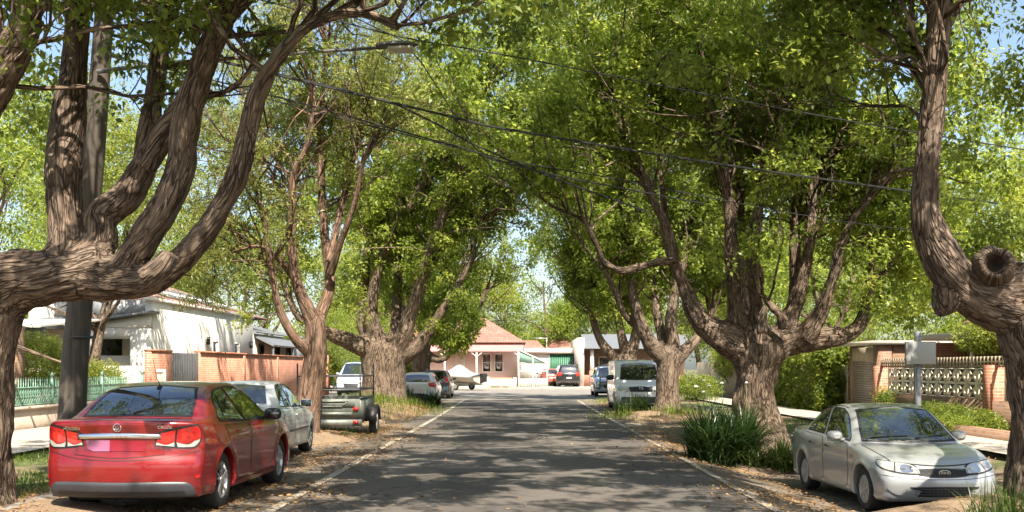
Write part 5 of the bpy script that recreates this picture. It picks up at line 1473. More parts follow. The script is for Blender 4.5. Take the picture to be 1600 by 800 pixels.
def hatch(name, label, S, loc, rz, mat, cell=.05, tall=False, group=None, plate=True):
    root, body, bvh = base_car(name, label, 'car', S, loc, rz, mat, cell, group)
    L, H = S['L'], S['H']; b = S['belt']
    W_ = [('r', [(.45, b+.06, 1), (.60, H-.18), (.85, H-.10, 1), (1.55, H-.085, 1), (1.62, b+.04, 1)]), ('f', [(1.70, H-.085, 1), (2.2, H-.10), (2.55, H-.2), (L-1.5, b+.05, 1), (1.76, b+.035, 1)])]
    windows(root, bvh, W_)
    zz = b+.06
    end_panel('rear_window', bvh, [(-.58, zz, 1), (.58, zz, 1), (.50, H-.13, 1), (0, H-.10), (-.50, H-.13, 1)], True, L, M['glass'], root, off=.01)
    end_panel('windscreen', bvh, [(-.64, b+.04, 1), (.64, b+.04, 1), (.52, H-.12, 1), (0, H-.09), (-.52, H-.12, 1)], False, L, M['glass'], root, off=.01)
    for s in (-1, 1):
        p_ = [(.50, .98), (.85, 1.0), (.86, .84), (.55, .82)] if not tall else [(.58, 1.15), (.84, 1.15), (.86, .9), (.62, .9)]
        end_panel('tail_light', bvh, p_ if s > 0 else flipx(p_), True, L, M['lens_bright'], root, ang=22*s, off=.01)
        p_ = [(.38, .74), (.62, .82), (.86, .84), (.84, .72), (.45, .66)]
        end_panel('headlight', bvh, p_ if s > 0 else flipx(p_), False, L, M['lens_clear'], root, ang=22*s, off=.01)
        mirror_obj(root, s*S['W']/2*.97, L-1.45, b+.08, s, mat)
        for d in ([(1.25, .35), (1.15, b-.06), (1.62, b-.06), (1.66, .33)], [(1.70, .33), (1.68, b-.06), (2.65, b-.08), (2.7, .4)]):
            side_panel('door', bvh, d, s, mat, root, off=.005, h=.1)
    end_panel('rear_bumper_trim', bvh, [(-.7, .24, 1), (.7, .24, 1), (.65, .38, 1), (-.65, .38, 1)], True, L, M['dark'], root, off=.01)
    end_panel('number_plate', bvh, [(-.19, .66, 1), (.19, .66, 1), (.19, .77, 1), (-.19, .77, 1)], True, L, M['p_purewhite'], root, off=.014, spline=False)
    end_panel('grille', bvh, [(-.42, .70, 1), (.42, .70, 1), (.36, .50, 1), (-.36, .50, 1)], False, L, M['dark'], root, off=.01)
    return root, bvh
r_, b_ = hatch('parked_hatchback', 'white hatchback seen from behind beside the grassy mound on the left', hatch_spec(L=4.35, H=1.45), (-4.55, 47.6, 0), R(1), M['p_purewhite'], .05)
end_panel('dark_diffuser', b_, [(-.62, .42), (-.2, .52), (.2, .52), (.62, .42), (.6, .30), (-.6, .30)], True, 4.35, M['dark'], r_, off=.012)
r_, b_ = hatch('parked_hatchback', 'dark blue grey hatchback ahead of the white one near the left corner', hatch_spec(L=4.2, H=1.55, W=1.75), (-4.6, 57.6, 0), R(0), M['p_teal'], .06, tall=True)
r_, b_ = hatch('parked_suv', 'black four wheel drive wagon with red tail lights parked in the driveway across the street', hatch_spec(L=4.75, H=1.80, W=1.92, belt=1.1, R=.37, arch=.42, zw=.7,
   low=[(.12, .3), (.02, .4), (0, .6), (.03, .8), (.06, 1.05), (.2, 1.12), (1.5, 1.1), (3.2, 1.08), (3.8, 1.05), (4.3, .98), (4.6, .82), (4.73, .6), (4.75, .4), (4.6, .3)],
   gh=[(.08, .95), (.10, 1.15), (.22, 1.5), (.45, 1.74), (1.0, 1.795), (1.8, 1.80), (2.4, 1.76), (2.7, 1.68), (3.4, 1.25), (3.7, 1.05), (3.5, .9), (.2, .9)]), (3.95, 86.0, .14), R(3), M['p_black'], .06, tall=True)
r_, b_ = hatch('parked_hatchback', 'faded red car half hidden beside the black wagon in front of the green garage', hatch_spec(), (2.65, 89.0, .14), R(4), M['p_darkred'], .07)

# ---- white van
VS = dict(L=4.9, W=1.90, H=1.97, R=.34, arch=.40, axles=(.95, 3.95), clear=.22, belt=1.2,
  low=[(.10, .25), (.0, .4), (0, .9), (.03, 1.5), (.08, 1.88), (.25, 1.965), (1.0, 1.975), (2.6, 1.975), (3.3, 1.955), (3.62, 1.87), (4.02, 1.38), (4.18, 1.16), (4.45, 1.03), (4.72, .88), (4.86, .68), (4.9, .45), (4.82, .27)],
  ends=.20, plan=.07, shoulder=.03, tumble=0, crown=.05, k=.09, tuck=.05, zw=.75, lip=.02, wheel='hub', creases=[(.55, .55, .012)])
def van():
    root, body, bvh = base_car('parked_van', 'white panel van facing the camera behind the forked trunk on the right', 'van', VS, (4.62, 45.7, 0), R(180), M['p_purewhite'], .045)
    end_panel('windscreen', bvh, [(-.74, 1.20, 1), (0, 1.17), (.74, 1.20, 1), (.66, 1.80, 1), (0, 1.84), (-.66, 1.80, 1)], False, 4.9, M['glass'], root, off=.01)
    gr = end_panel('grille', bvh, [(-.46, .92, 1), (0, .94), (.46, .92, 1), (.42, .74, 1), (-.42, .74, 1)], False, 4.9, M['dark'], root, off=.01)
    q = on_end(bvh, 0, .84, False, 4.9, .02); rb = MB(); rb.lathe([(.075, 0), (.075, .012), (.06, .012), (.06, 0)], 20)
    rb.tube([(0, -.05, .035), (0, -.02, -.045), (0, 0, .0), (0, .02, -.045), (0, .05, .035)], .009, 5)
    rb.v = [np.stack([v[:, 1], v[:, 0], v[:, 2]], 1)+np.array(q) for v in rb.v]; rb.build('badge', M['chrome'], gr)
    for s in (-1, 1):
        p_ = [(.50, .90), (.74, .95), (.90, .98), (.90, .80), (.70, .74), (.50, .74)]; end_panel('headlight', bvh, p_ if s > 0 else flipx(p_), False, 4.9, M['lens_clear'], root, ang=20*s, off=.01)
        side_panel('window', bvh, [(3.05, 1.18, 1), (3.05, 1.72, 1), (3.35, 1.70, 1), (3.85, 1.16, 1)], s, M['glass'], root, off=.008)
        side_panel('window', bvh, [(1.9, 1.2, 1), (1.9, 1.7, 1), (2.9, 1.72, 1), (2.9, 1.2, 1)], s, M['glass'], root, off=.008)
        mirror_obj(root, s*.93, 3.75, 1.28, s, M['dark'], size=1.5)
        side_panel('door', bvh, [(3.0, .35), (3.0, 1.12, 1), (3.9, 1.10, 1), (3.5, .5), (3.4, .35, 1)], s, M['p_purewhite'], root, off=.005, h=.1)
    end_panel('lower_bumper', bvh, [(-.75, .55, 1), (.75, .55, 1), (.7, .33, 1), (-.7, .33, 1)], False, 4.9, M['trim'], root, off=.012)
    end_panel('number_plate', bvh, [(-.19, .56, 1), (.19, .56, 1), (.19, .67, 1), (-.19, .67, 1)], False, 4.9, M['p_purewhite'], root, off=.02, spline=False)
    for s in (-1, 1):
        p_ = [(.6, 1.3), (.8, 1.3), (.82, 1.0), (.62, 1.0)]; end_panel('tail_light', bvh, p_ if s > 0 else flipx(p_), True, 4.9, M['lens_red'], root, ang=18*s, off=.01)
van()
# ---- 4WD with bull bar and roof rack behind the van
r_, b_ = hatch('parked_suv', 'pale blue four wheel drive with bull bar and roof rack behind the white van', hatch_spec(L=4.6, H=1.75, W=1.8, belt=1.1, R=.36, arch=.41, zw=.7,
   low=[(.12, .3), (.02, .4), (0, .6), (.03, .8), (.06, 1.05), (.2, 1.12), (1.5, 1.1), (3.0, 1.08), (3.6, 1.06), (4.2, 1.0), (4.5, .85), (4.58, .6), (4.6, .42), (4.5, .3)],
   gh=[(.08, .95), (.10, 1.15), (.16, 1.5), (.3, 1.70), (1.0, 1.745), (1.8, 1.75), (2.3, 1.73), (2.6, 1.65), (3.1, 1.25), (3.3, 1.07), (3.1, .9), (.2, .9)]), (5.2, 66.0, 0), R(180), M['p_bluewhite'], .06, tall=True)
rk = MB()
for x in (-.62, .62): rk.bar((x, .5, 1.83), (x, 2.4, 1.83), .04)
for y in (.6, 1.2, 1.8, 2.3): rk.bar((-.68, y, 1.85), (.68, y, 1.85), .05, .03); rk.bar((-.62, y, 1.70), (-.62, y, 1.83), .03); rk.bar((.62, y, 1.70), (.62, y, 1.83), .03)
rk.build('roof_rack', M['trim'], r_)
bb = MB()
for x in (-.62, -.22, .22, .62): bb.tube([(x, 4.66, .45), (x, 4.70, .85), (x*.95, 4.66, 1.12)], .03, 8)
for z in (.62, .85, 1.12): bb.tube([(-.66, 4.66, z), (.66, 4.66, z)], .03, 8)
bb.tube([(-.7, 4.6, .5), (-.85, 4.3, .5)], .04, 8); bb.tube([(.7, 4.6, .5), (.85, 4.3, .5)], .04, 8)
bb.build('bull_bar', M['trim'], r_)
# ------------------------------------------------------------------ buildings, walls, fences
M['brick_red'] = brick_mat('brick_orange_red', (.38, .13, .075), (.48, .20, .12), (.40, .30, .24))
M['brick_pale'] = brick_mat('brick_pale_pink', (.46, .34, .26), (.54, .42, .33), (.42, .38, .33))
M['brick_brown'] = brick_mat('brick_brown', (.22, .12, .07), (.30, .17, .10), (.25, .21, .18))
M['render_white'] = plain('white_render', (.70, .68, .63), .9, var=.10, scale=.9, bump=.15)
M['render_pink'] = plain('pink_render', (.62, .46, .41), .9, var=.06, scale=1)
M['render_beige'] = plain('beige_render', (.52, .47, .40), .9, var=.08, scale=1)
M['grey_metal'] = plain('grey_metal_sheet', (.20, .21, .22), .5, .3, var=.1, scale=2)
M['white_paint'] = plain('white_paint', (.80, .76, .68), .6, var=.06, scale=2)
M['dark_glass'] = glass_mat('house_glass', (.02, .024, .025), .05)
M['void'] = plain('interior_shade', (.03, .028, .026), .9)  # near-black colour standing in for shade behind the screen blocks
M['gate_grey'] = plain('grey_gate_paint', (.085, .088, .095), .55, var=.15, scale=3)
M['iron_green'] = plain('green_iron_paint', (.20, .38, .30), .5, var=.2, scale=12)
M['green_sheet'] = plain('green_sheet_metal', (.05, .17, .10), .45, .1, var=.1)
M['timber_grey'] = None
def timber(name, a, b, sc=(18, 18, .8)):
    t = NT(name); v = t.coord(scale=sc); n = t.noise(v, 1.5, 6, .65)
    t.base(t.ramp(n, [(.3, a), (.7, b)]), .85); t.bump(n, .5, .01); return t.m
M['pole_timber'] = timber('weathered_pole_timber', (.035, .029, .024), (.11, .09, .072), (10, 10, .5))
M['fence_timber'] = timber('pale_fence_timber', (.28, .23, .16), (.44, .38, .28), (9, 9, .4))
def tile_mat(name, a, b):
    t = NT(name); tc = t.n('ShaderNodeTexCoord'); br = t.n('ShaderNodeTexBrick'); mp = t.n('ShaderNodeMapping')
    sp = t.n('ShaderNodeSeparateXYZ'); cb = t.n('ShaderNodeCombineXYZ'); t.l(tc.outputs['UV'], mp.inputs[0]); t.l(mp.outputs[0], br.inputs[0])
    br.inputs['Scale'].default_value = 1; br.inputs['Brick Width'].default_value = .26; br.inputs['Row Height'].default_value = .32; br.inputs['Mortar Size'].default_value = .02
    br.inputs['Color1'].default_value = (*a, 1); br.inputs['Color2'].default_value = (*b, 1); br.inputs['Mortar'].default_value = (a[0]*.35, a[1]*.35, a[2]*.35, 1)
    n = t.noise(tc.outputs['Object'], 1.0, 5)
    t.base(t.mix(.4, br.outputs[0], t.ramp(n, [(.3, (.3,)*3), (.7, (.75,)*3)]), 'OVERLAY'), .8); t.bump(br.outputs['Fac'], -.8, .03); return t.m
M['tile'] = tile_mat('terracotta_tile', (.27, .12, .09), (.35, .17, .13))
M['tile_brown'] = tile_mat('weathered_brown_tile', (.26, .16, .12), (.36, .22, .17))
M['solar'] = glass_mat('solar_cells', (.02, .035, .07), .1)

def quad_roof(name, quads, mat, parent, th=.06):
    """roof planes with metric UVs; each quad is eave-left, eave-right, ridge-right, ridge-left"""
    V = []; F = []; UV = []
    for q in quads:
        q = [Vector(p) for p in q]; k = len(V); n = len(q)
        e = (q[1]-q[0]).normalized(); nn = (q[1]-q[0]).cross(q[-1]-q[0]).normalized(); up = nn.cross(e)
        V += [tuple(p) for p in q]; F.append(list(range(k, k+n)))
        UV += [((p-q[0]).dot(e)+7, (p-q[0]).dot(up)+7) for p in q]
    me = bpy.data.meshes.new(name); me.from_pydata(V, [], F); me.materials.append(mat)
    uv = me.uv_layers.new(name='UVMap')
    for l in me.loops: uv.data[l.index].uv = UV[l.vertex_index]
    o = link(name, me, parent); m = o.modifiers.new('s', 'SOLIDIFY'); m.thickness = th; m.offset = 0
    return o

def window_on(parent, x, y, z, w_, h_, axis, mat_f='white_paint', depth=.06, glass='dark_glass', label=None, bars=1):
    """framed sash; axis 'y-' faces -y, 'x+' faces +x, 'x-' faces -x"""
    f = MB(); t = .06
    def B(mb, u0, u1, z0, z1, d0, d1):
        if axis == 'y-': mb.bx(x+u0, x+u1, y-d1, y-d0, z+z0, z+z1)
        elif axis == 'x+': mb.bx(x+d0, x+d1, y+u0, y+u1, z+z0, z+z1)
        else: mb.bx(x-d1, x-d0, y+u0, y+u1, z+z0, z+z1)
    B(f, -w_/2-t, -w_/2, -t, h_+t, 0, depth); B(f, w_/2, w_/2+t, -t, h_+t, 0, depth)
    B(f, -w_/2, w_/2, h_, h_+t, 0, depth); B(f, -w_/2, w_/2, -t, 0, 0, depth+.03)
    for k in range(bars): zz = h_*(k+1)/(bars+1); B(f, -w_/2, w_/2, zz-.02, zz+.02, .01, depth-.01)
    o = f.build('window', M[mat_f], parent)
    g = MB(); B(g, -w_/2, w_/2, 0, h_, -.02, .012); g.build('pane', M[glass], o)
    return o

XL = -12.0
# ---- long brick garden wall with its grey gate
rt = thing('brick_wall', 'long orange red brick garden wall streaked with sun beside the white house', 'wall', (XL, 40, .1), 0)
m = MB().bx(-.11, .11, .0, 26.0, -.3, 2.13)
for y in np.arange(6.2, 26, 6.4): m.bx(.11, .14, y, y+.36, -.3, 2.13)
m.build('wall', M['brick_red'], rt)
MB().bx(-.13, .15, -.0, 26.0, 2.132, 2.19).build('coping', M['brick_red'], rt)
MB().bx(-.22, .22, 26.02, 26.5, -.3, 2.35).build('pier', M['brick_red'], rt)
rt = thing('brick_wall', 'short piece of orange brick wall left of the grey gate', 'wall', (XL, 34.7, .1), 0)
MB().bx(-.11, .11, 0, 2.1, -.3, 2.10).build('wall', M['brick_red'], rt); MB().bx(-.13, .13, -.02, 2.1, 2.102, 2.16).build('coping', M['brick_red'], rt)
rt = thing('gate', 'dark grey boarded gate set in the brick wall', 'gate', (XL, 36.82, .1), 0)
m = MB()
for k in range(16): m.bx(-.03, .03, .02+k*.197, .02+k*.197+.19, .03, 2.08)
m.build('gate_leaf', M['gate_grey'], rt); MB().bx(.04, .06, 2.9, 2.96, .95, 1.1).build('handle', M['chrome'], rt)
m = MB().bx(-.05, .05, -.02, .02, -.2, 2.15).bx(-.05, .05, 3.16, 3.2, -.2, 2.15).build('gate_frame', M['gate_grey'], rt)

# ---- low brick wall and iron lace fence
rt = thing('garden_wall', 'low pale pink brick wall under the green iron fence on the left', 'wall', (XL, 21, .15), 0)
MB().bx(-.12, .12, 0, 13.4, -.3, .50).build('wall', M['brick_pale'], rt)
MB().bx(-.16, .16, 0, 13.4, .502, .57).build('coping', M['brick_pale'], rt)
rt = thing('iron_fence', 'green cast iron lace fence with spear tips on the low brick wall', 'fence', (XL, 21, .72), 0)
fm = MB(); L_f = 13.4
def arc(c, r, a0, a1, n=8): return [(0, c[0]+r*math.cos(a0+(a1-a0)*k/n), c[1]+r*math.sin(a0+(a1-a0)*k/n)) for k in range(n+1)]
fm.bx(-.015, .015, 0, L_f, .03, .055); fm.bx(-.015, .015, 0, L_f, .44, .465)
k = 0
for y in np.arange(.06, L_f, .13):
    fm.bar((0, y, .0), (0, y, .60), .016)
    fm.add([(0, y-.028, .60), (.012, y, .60), (0, y+.028, .60), (-.012, y, .60), (0, y, .70)], [[[0, 1, 4], [1, 2, 4], [2, 3, 4], [3, 0, 4]]])
    k += 1
for y in np.arange(.0, L_f-.26, .13):
    fm.tube(arc((y+.13, .29), .13, 0, math.pi), .008, 4, False)
    fm.tube(arc((y+.065, .12), .058, 0, 2*math.pi, 10), .008, 4, False)
    fm.tube(arc((y+.065, .235), .04, 0, 2*math.pi, 8), .007, 4, False)
fm.build('lace_panel', M['iron_green'], rt)
for y in (0.02, 3.3, 6.6, 9.9, 13.2): 
    pm = MB().bx(-.03, .03, y-.03, y+.03, -.02, .72); pm.box((0, y, .78), (.09, .09, .10), taper=.3); pm.build('post', M['iron_green'], rt)

# ---- brick cottage at the far left
rt = thing('brick_cottage', 'low brick cottage with a grey beam and pale roof behind the iron fence', 'house', (-13, 29, 0), 0)
MB().bx(-.50, .0, -1.2, -.75, 0, 2.75).build('verandah_pier', M['brick_brown'], rt)
MB().bx(-9, -1.35, 3.2, 6.5, 0, 2.85).build('wall', M['brick_pale'], rt)
MB().bx(-9, -1.0, 2.6, 2.8, 2.62, 2.85).build('beam', M['grey_metal'], rt)
quad_roof('roof', [[(-9, 2.3, 2.88), (-.95, 2.3, 2.88), (-.95, 6.8, 3.25), (-9, 6.8, 3.25)]], M['render_white'], rt)
window_on(rt, -3.0, 3.2, 1.0, 1.2, 1.5, 'y-')

# ---- white house
rt = thing('white_house', 'white rendered house with solar panels on its tiled roof behind the brick wall', 'house', (-13.05, 38, 0), 0)
m = MB()      # camera-facing end wall round the car space opening
m.bx(-2.2, -1.86, 0, .25, 0, 3.05); m.bx(-.72, 0, 0, .25, 0, 3.05); m.bx(-1.86, -.72, 0, .25, 2.68, 3.05); m.bx(-1.86, -.72, 0, .25, 0, 1.68)
m.build('front_wall', M['render_white'], rt)
m = MB().prism([(-2.2, 3.05), (0, 3.05), (0, 3.55), (-2.2, 3.2)], 'y', 0, .25); 
m.build('sloping_parapet', M['render_white'], rt)
MB().bx(-2.1, -.1, 3.0, 3.2, 0, 3.2).build('recess_back', M['render_beige'], rt)
MB().bx(-2.1, -.25, .8, .9, 0, 2.1).build('recess_screen', M['render_white'], rt)
m = MB().bx(-.25, .0, .25, 14.6, 0, 4.05).build('side_wall', M['render_white'], rt)
MB().bx(-.3, .06, -.05, 14.65, 4.052, 4.16).build('coping', M['render_white'], rt)
MB().bx(-4, -.26, .2, 14.6, 3.35, 3.45).build('flat_roof', M['grey_metal'], rt)
MB().bx(-4.2, -.3, 1.5, 1.7, 3.45, 4.15).build('upper_wall', M['grey_metal'], rt)
MB().prism([(-2.4, 3.22), (.12, 3.58), (.12, 3.68), (-2.4, 3.32)], 'y', -.25, .6).build('carport_roof', M['grey_metal'], rt)
MB().bx(-4.3, -4.05, 0, 27, 0, 4.0).build('rear_wall', M['render_white'], rt)
quad_roof('tiled_roof', [[(-.5, 3.0, 4.25), (-.5, 20, 4.25), (-4.6, 16, 5.7), (-4.6, 7, 5.7)], [(-9, 3, 4.25), (-.5, 3.0, 4.25), (-4.6, 7, 5.7)], [(-.5, 20, 4.25), (-9, 20, 4.25), (-4.6, 16, 5.7)]], M['tile_brown'], rt)
def solar(y0, nx, n0=0):
    for k in range(nx):
        s_ = thing if False else None
        def pt(y, t): return Vector((-.5-4.1*t, y, 4.25+1.45*t+.10))
        a, b, c, d = pt(y0+k*1.05, .10), pt(y0+k*1.05+1.0, .10), pt(y0+k*1.05+1.0, .52), pt(y0+k*1.05, .52)
        me = bpy.data.meshes.new('solar_panel'); me.from_pydata([tuple(q) for q in (a, b, c, d)], [], [(0, 1, 2, 3)]); me.materials.append(M['solar'])
        o = link('solar_panel', me, rt); md = o.modifiers.new('s', 'SOLIDIFY'); md.thickness = .05
        fr = MB()
        for (p, q) in ((a, b), (b, c), (c, d), (d, a)): fr.bar(p+Vector((0, 0, .01)), q+Vector((0, 0, .01)), .05)
        fr.build('panel_frame', M['rim'], o)
solar(4.6, 4); solar(10.2, 5)
m = MB().bx(-.3, .0, 14.62, 27, 0, 3.35).build('rear_wing_wall', M['render_white'], rt)
quad_roof('wing_roof', [[(.15, 14.6, 3.4), (.15, 27.3, 3.4), (-3.6, 27.3, 4.3), (-3.6, 14.6, 4.3)]], M['grey_metal'], rt)
quad_roof('awning', [[(.95, 14.9, 2.75), (.95, 24.5, 2.75), (.05, 24.5, 3.2), (.05, 14.9, 3.2)]], M['grey_metal'], rt, .09)
for y in (15.0, 19.6, 24.3): MB().bx(.86, .94, y, y+.08, 0, 2.72).build('awning_post', M['gate_grey'], rt)
for y in (16.2, 19.8, 22.6): window_on(rt, 0, y, 1.3, .9, 1.5, 'x+', 'gate_grey')
for y, w_ in ((8.1, .75), (11.6, .8)): window_on(rt, 0, y, 1.9, w_, .85, 'x+', 'render_white', .02, bars=0)
for y in (6.8, 14.0):
    lm = MB().box((.08, y, 2.75), (.12, .14, .26)); lm.box((.1, y, 2.92), (.18, .2, .05), taper=.4); lm.build('wall_lamp', M['dark'], rt)
# ---- low rendered front wall and meter box
rt = thing('rendered_wall', 'low white rendered front wall half in shade before the white house', 'wall', (-14.6, 36.2, 0), 0)
MB().bx(0, 2.45, 0, .22, 0, 1.72).build('wall', M['render_white'], rt)
rt = thing('meter_cabinet', 'small white framed meter cabinet beside the grey gate', 'cabinet', (-12.5, 35.2, 0), 0)
m = MB().bx(-.0, .9, 0, .06, .9, 1.0).bx(0, .9, 0, .06, 1.5, 1.6).bx(0, .08, 0, .06, 1.0, 1.5).bx(.82, .9, 0, .06, 1.0, 1.5).build('frame', M['white_paint'], rt)
MB().bx(.08, .82, .03, .35, 0, 1.5).build('box', M['fence_timber'], rt)

# ---- right hand side
XR = 11.0
rt = thing('screen_block_wall', 'white patterned screen block wall on a brown brick base between brick piers', 'wall', (XR, 22.0, 0), 0)
MB().bx(-.12, .12, 0, 10.6, 0, .90).build('brick_base', M['brick_brown'], rt)
for y in (10.6, 2.75, -.6): MB().bx(-.17, .17, y, y+.42, 0, 1.72).build('pier', M['brick_red'], rt)
M['cream'] = plain('cream_block_paint', (.82, .74, .60), .8, var=.06)
blk = MB(); bw, bh = .62, .37
rows = 2
def sb(mb, y, z):
    t = .035; d = .06
    mb.bx(-d/2, d/2, y, y+t, z, z+bh); mb.bx(-d/2, d/2, y+bw-t, y+bw, z, z+bh)
    mb.bx(-d/2, d/2, y+t, y+bw-t, z, z+t*.8); mb.bx(-d/2, d/2, y+t, y+bw-t, z+bh-t*.8, z+bh)
    cy_, cz_ = y+bw/2, z+bh/2
    for (a, b) in (((y+t, z+t), (cy_, cz_+.03)), ((y+bw-t, z+t), (cy_, cz_+.03)), ((y+t, z+bh-t), (cy_, cz_-.03)), ((y+bw-t, z+bh-t), (cy_, cz_-.03))):
        mb.bar((0, a[0], a[1]), (0, b[0], b[1]), .05, .05, up=(1, 0, 0))
for (y0, y1) in ((3.2, 10.58), (-.15, 2.72)):
    mb = MB(); y = y0
    while y+bw <= y1+.02:
        for r in range(rows): sb(mb, y, .905+r*bh)
        y += bw
    mb.build('screen_block_panel', M['cream'], rt)
tl = MB()
for y in np.arange(-.6, 11.0, .2): tl.bx(-.02, .0, y, y+.08, 1.66, 1.925)
for z in (1.67, 1.77, 1.88): tl.bx(.001, .02, -.6, 11.0, z, z+.045)
tl.build('trellis', M['fence_timber'], rt)
MB().bx(.45, .5, -.6, 10.6, .3, 1.62).build('shade_backing', M['void'], rt)  # dark sheet added to paint the shade seen through the blocks
# garage with roller door
rt = thing('roller_door_garage', 'small brown garage with a ribbed roller door right of the ivy', 'garage', (XR, 33.2, 0), 0)
MB().bx(-.1, .3, -.55, -.05, 0, 2.35).build('pier', M['brick_brown'], rt)
MB().bx(-.08, .3, 2.05, 2.4, 0, 2.35).build('pier', M['brick_brown'], rt)
MB().bx(-.1, .1, -.04, 2.04, 1.86, 2.30).build('fascia', M['fence_timber'], rt)
rd = MB()
for k in range(24): 
    z = .02+k*.0765; rd.prism([(z, .0), (z+.035, -.03), (z+.0735, .0), (z+.0735, .03), (z, .03)][::-1] and [(-.04, z), (-.075, z+.036), (-.04, z+.072), (.0, z+.072), (.0, z)], 'y', .0, 2.0)
M['roller'] = plain('brown_grey_roller_door', (.30, .25, .21), .5, .1, var=.08)
rd.build('roller_door', M['roller'], rt)
MB().bx(-.35, 5.5, -.7, 2.6, 2.36, 2.48).build('roof', M['render_beige'], rt)
MB().bx(.35, 5.3, -.5, -.3, 0, 2.34).build('side_wall', M['brick_brown'], rt)
rt = thing('brick_house', 'brick house with a long flat carport roof and red tiled roof behind the screen blocks', 'house', (12.6, 21, 0), 0)
MB().bx(1.5, 1.75, 0, 11, 0, 2.45).build('wall', M['brick_brown'], rt)
MB().bx(-.2, 1.48, 11, 11.2, 0, 2.4).build('wall', M['brick_red'], rt)
MB().bx(-.7, 4, -2, 11.2, 2.46, 2.62).build('carport_roof', M['render_beige'], rt)
for y in (.2, 4.0, 7.8): MB().bx(-.5, -.4, y, y+.1, 0, 2.45).build('post', M['white_paint'], rt)
quad_roof('tiled_roof', [[(.8, -1, 3.0), (.8, 11.5, 3.0), (5, 8, 5.0), (5, 3, 5.0)], [(9, -1, 3), (.8, -1, 3), (5, 3, 5)], [(.8, 11.5, 3), (9, 11.5, 3), (5, 8, 5)]][0:1]+[[(9, -1, 3.0), (.8, -1, 3.0), (5, 3, 5.0)], [(.8, 11.5, 3.0), (9, 11.5, 3.0), (5, 8, 5.0)]], M['tile'], rt)
window_on(rt, 1.5, 6.0, 1.2, 1.6, 1.0, 'x-')
# pale paling fence
rt = thing('paling_fence', 'pale timber paling fence behind the ivy and the right hand trunks', 'fence', (XR, 36, .1), 0)
m = MB(); r_ = random.Random(4)
for k in range(255): m.bx(-.01, .01, k*.12, k*.12+.112, -.1, 1.66+r_.uniform(-.015, .015)+(.22 if k > 150 else 0))
m.build('palings', M['fence_timber'], rt)
MB().bx(.012, .05, 0, 30.6, .4, .48).bx(.012, .05, 0, 30.6, 1.3, 1.38).build('rail', M['fence_timber'], rt)

# ---- beyond the cross street
rt = thing('pink_cottage', 'pink cottage with red tiled hip roof and verandah facing the end of the street', 'house', (-6.2, 88, .13), 0)
MB().bx(-5.0, 6.3, 0, 9, 0, 3.62).build('wall', M['render_pink'], rt)
M['pink_roof'] = plain('pink_sheet_metal', (.42, .22, .20), .6, var=.06)
quad_roof('roof', [[(-5.4, -.4, 3.6), (6.7, -.4, 3.6), (3.2, 3.6, 5.75), (-1.5, 3.6, 5.75)], [(6.7, -.4, 3.6), (6.7, 9.4, 3.6), (3.2, 5.4, 5.75), (3.2, 3.6, 5.75)], [(6.7, 9.4, 3.6), (-5.4, 9.4, 3.6), (-1.5, 5.4, 5.75), (3.2, 5.4, 5.75)], [(-5.4, 9.4, 3.6), (-5.4, -.4, 3.6), (-1.5, 3.6, 5.75), (-1.5, 5.4, 5.75)]], M['tile'], rt)
quad_roof('verandah_roof', [[(-5.2, -2.0, 2.85), (6.5, -2.0, 2.85), (6.5, -.02, 3.45), (-5.2, -.02, 3.45)]], M['pink_roof'], rt)
for x in (-2.2, .2, 2.75, 6.2):
    pm = MB().bx(x-.06, x+.06, -1.95, -1.83, 0, 2.8); pm.bar((x, -1.9, 2.4), (x-.45, -1.9, 2.78), .05); pm.bar((x, -1.9, 2.4), (x+.45, -1.9, 2.78), .05); pm.build('verandah_post', M['white_paint'], rt)
for x in (3.5, 4.5): window_on(rt, x, 0, 1.25, .6, 1.4, 'y-', bars=1)
dm = MB().bx(.9, 1.75, -.05, 0, .1, 2.5).build('door', M['white_paint'], rt)
MB().bx(2.6, 5.6, -2.3, -2.1, 0, .75).build('porch_planter', M['brick_red'], rt)
rt = thing('front_fence', 'low white garden wall in front of the pink cottage', 'wall', (-11, 85.2, .13), 0)
m = MB().bx(0, 10.6, 0, .18, 0, .62); 
for x in np.arange(0, 10.7, 2.1): m.bx(x-.02, x+.24, -.04, .22, .0, .75)
m.build('wall', M['white_paint'], rt)
# white gable gate with green sheet
rt = thing('carport', 'white framed carport gate with a sloping green sheet gable', 'carport', (-.1, 85.6, .13), 0)
MB().prism([(.0, 2.0), (2.3, 1.75), (2.3, 1.85), (.0, 2.95)], 'y', -.02, .02).build('gable_sheet', M['green_sheet'] if False else plain('pale_green_sheet', (.22, .36, .30), .6), rt)
fm = MB(); 
for x in (0, 1.15, 2.3): fm.bx(x-.05, x+.05, -.08, -.03, 0, 3.0 if x == 0 else (2.45 if x < 2 else 1.9))
for z in (.62, 1.25, 1.8): fm.bx(0, 2.3, -.07, -.04, z, z+.05)
fm.bar((-.1, -.06, 3.02), (2.4, -.06, 1.86), .08); fm.build('frame', M['white_paint'], rt)
mm = MB()
for x in np.arange(.05, 2.3, .11): mm.bx(x, x+.02, -.03, -.01, .65, 1.8)
for z in np.arange(.75, 1.8, .16): mm.bx(0, 2.3, -.01, .0, z, z+.015)
mm.build('mesh_infill', M['grey_metal'], rt)
pk = MB()
for x in np.arange(.02, 2.25, .15): pk.bx(x, x+.09, -.12, -.09, .05, .62)
pk.build('pickets', M['white_paint'], rt)
MB().bx(0, 2.2, .1, 5.5, 1.86, 1.92).build('roof', M['white_paint'], rt)
rt = thing('green_garage', 'low white roofed building with green ribbed garage door behind the black wagon', 'garage', (.6, 94, .13), 0)
g = MB()
for k in range(22): g.bx(2.0+k*.165, 2.0+k*.165+.12, -.06, -.0, 0, 2.75)
g.bx(2.0, 5.65, .0, .05, 0, 2.75); g.build('garage_door', M['green_sheet'], rt)
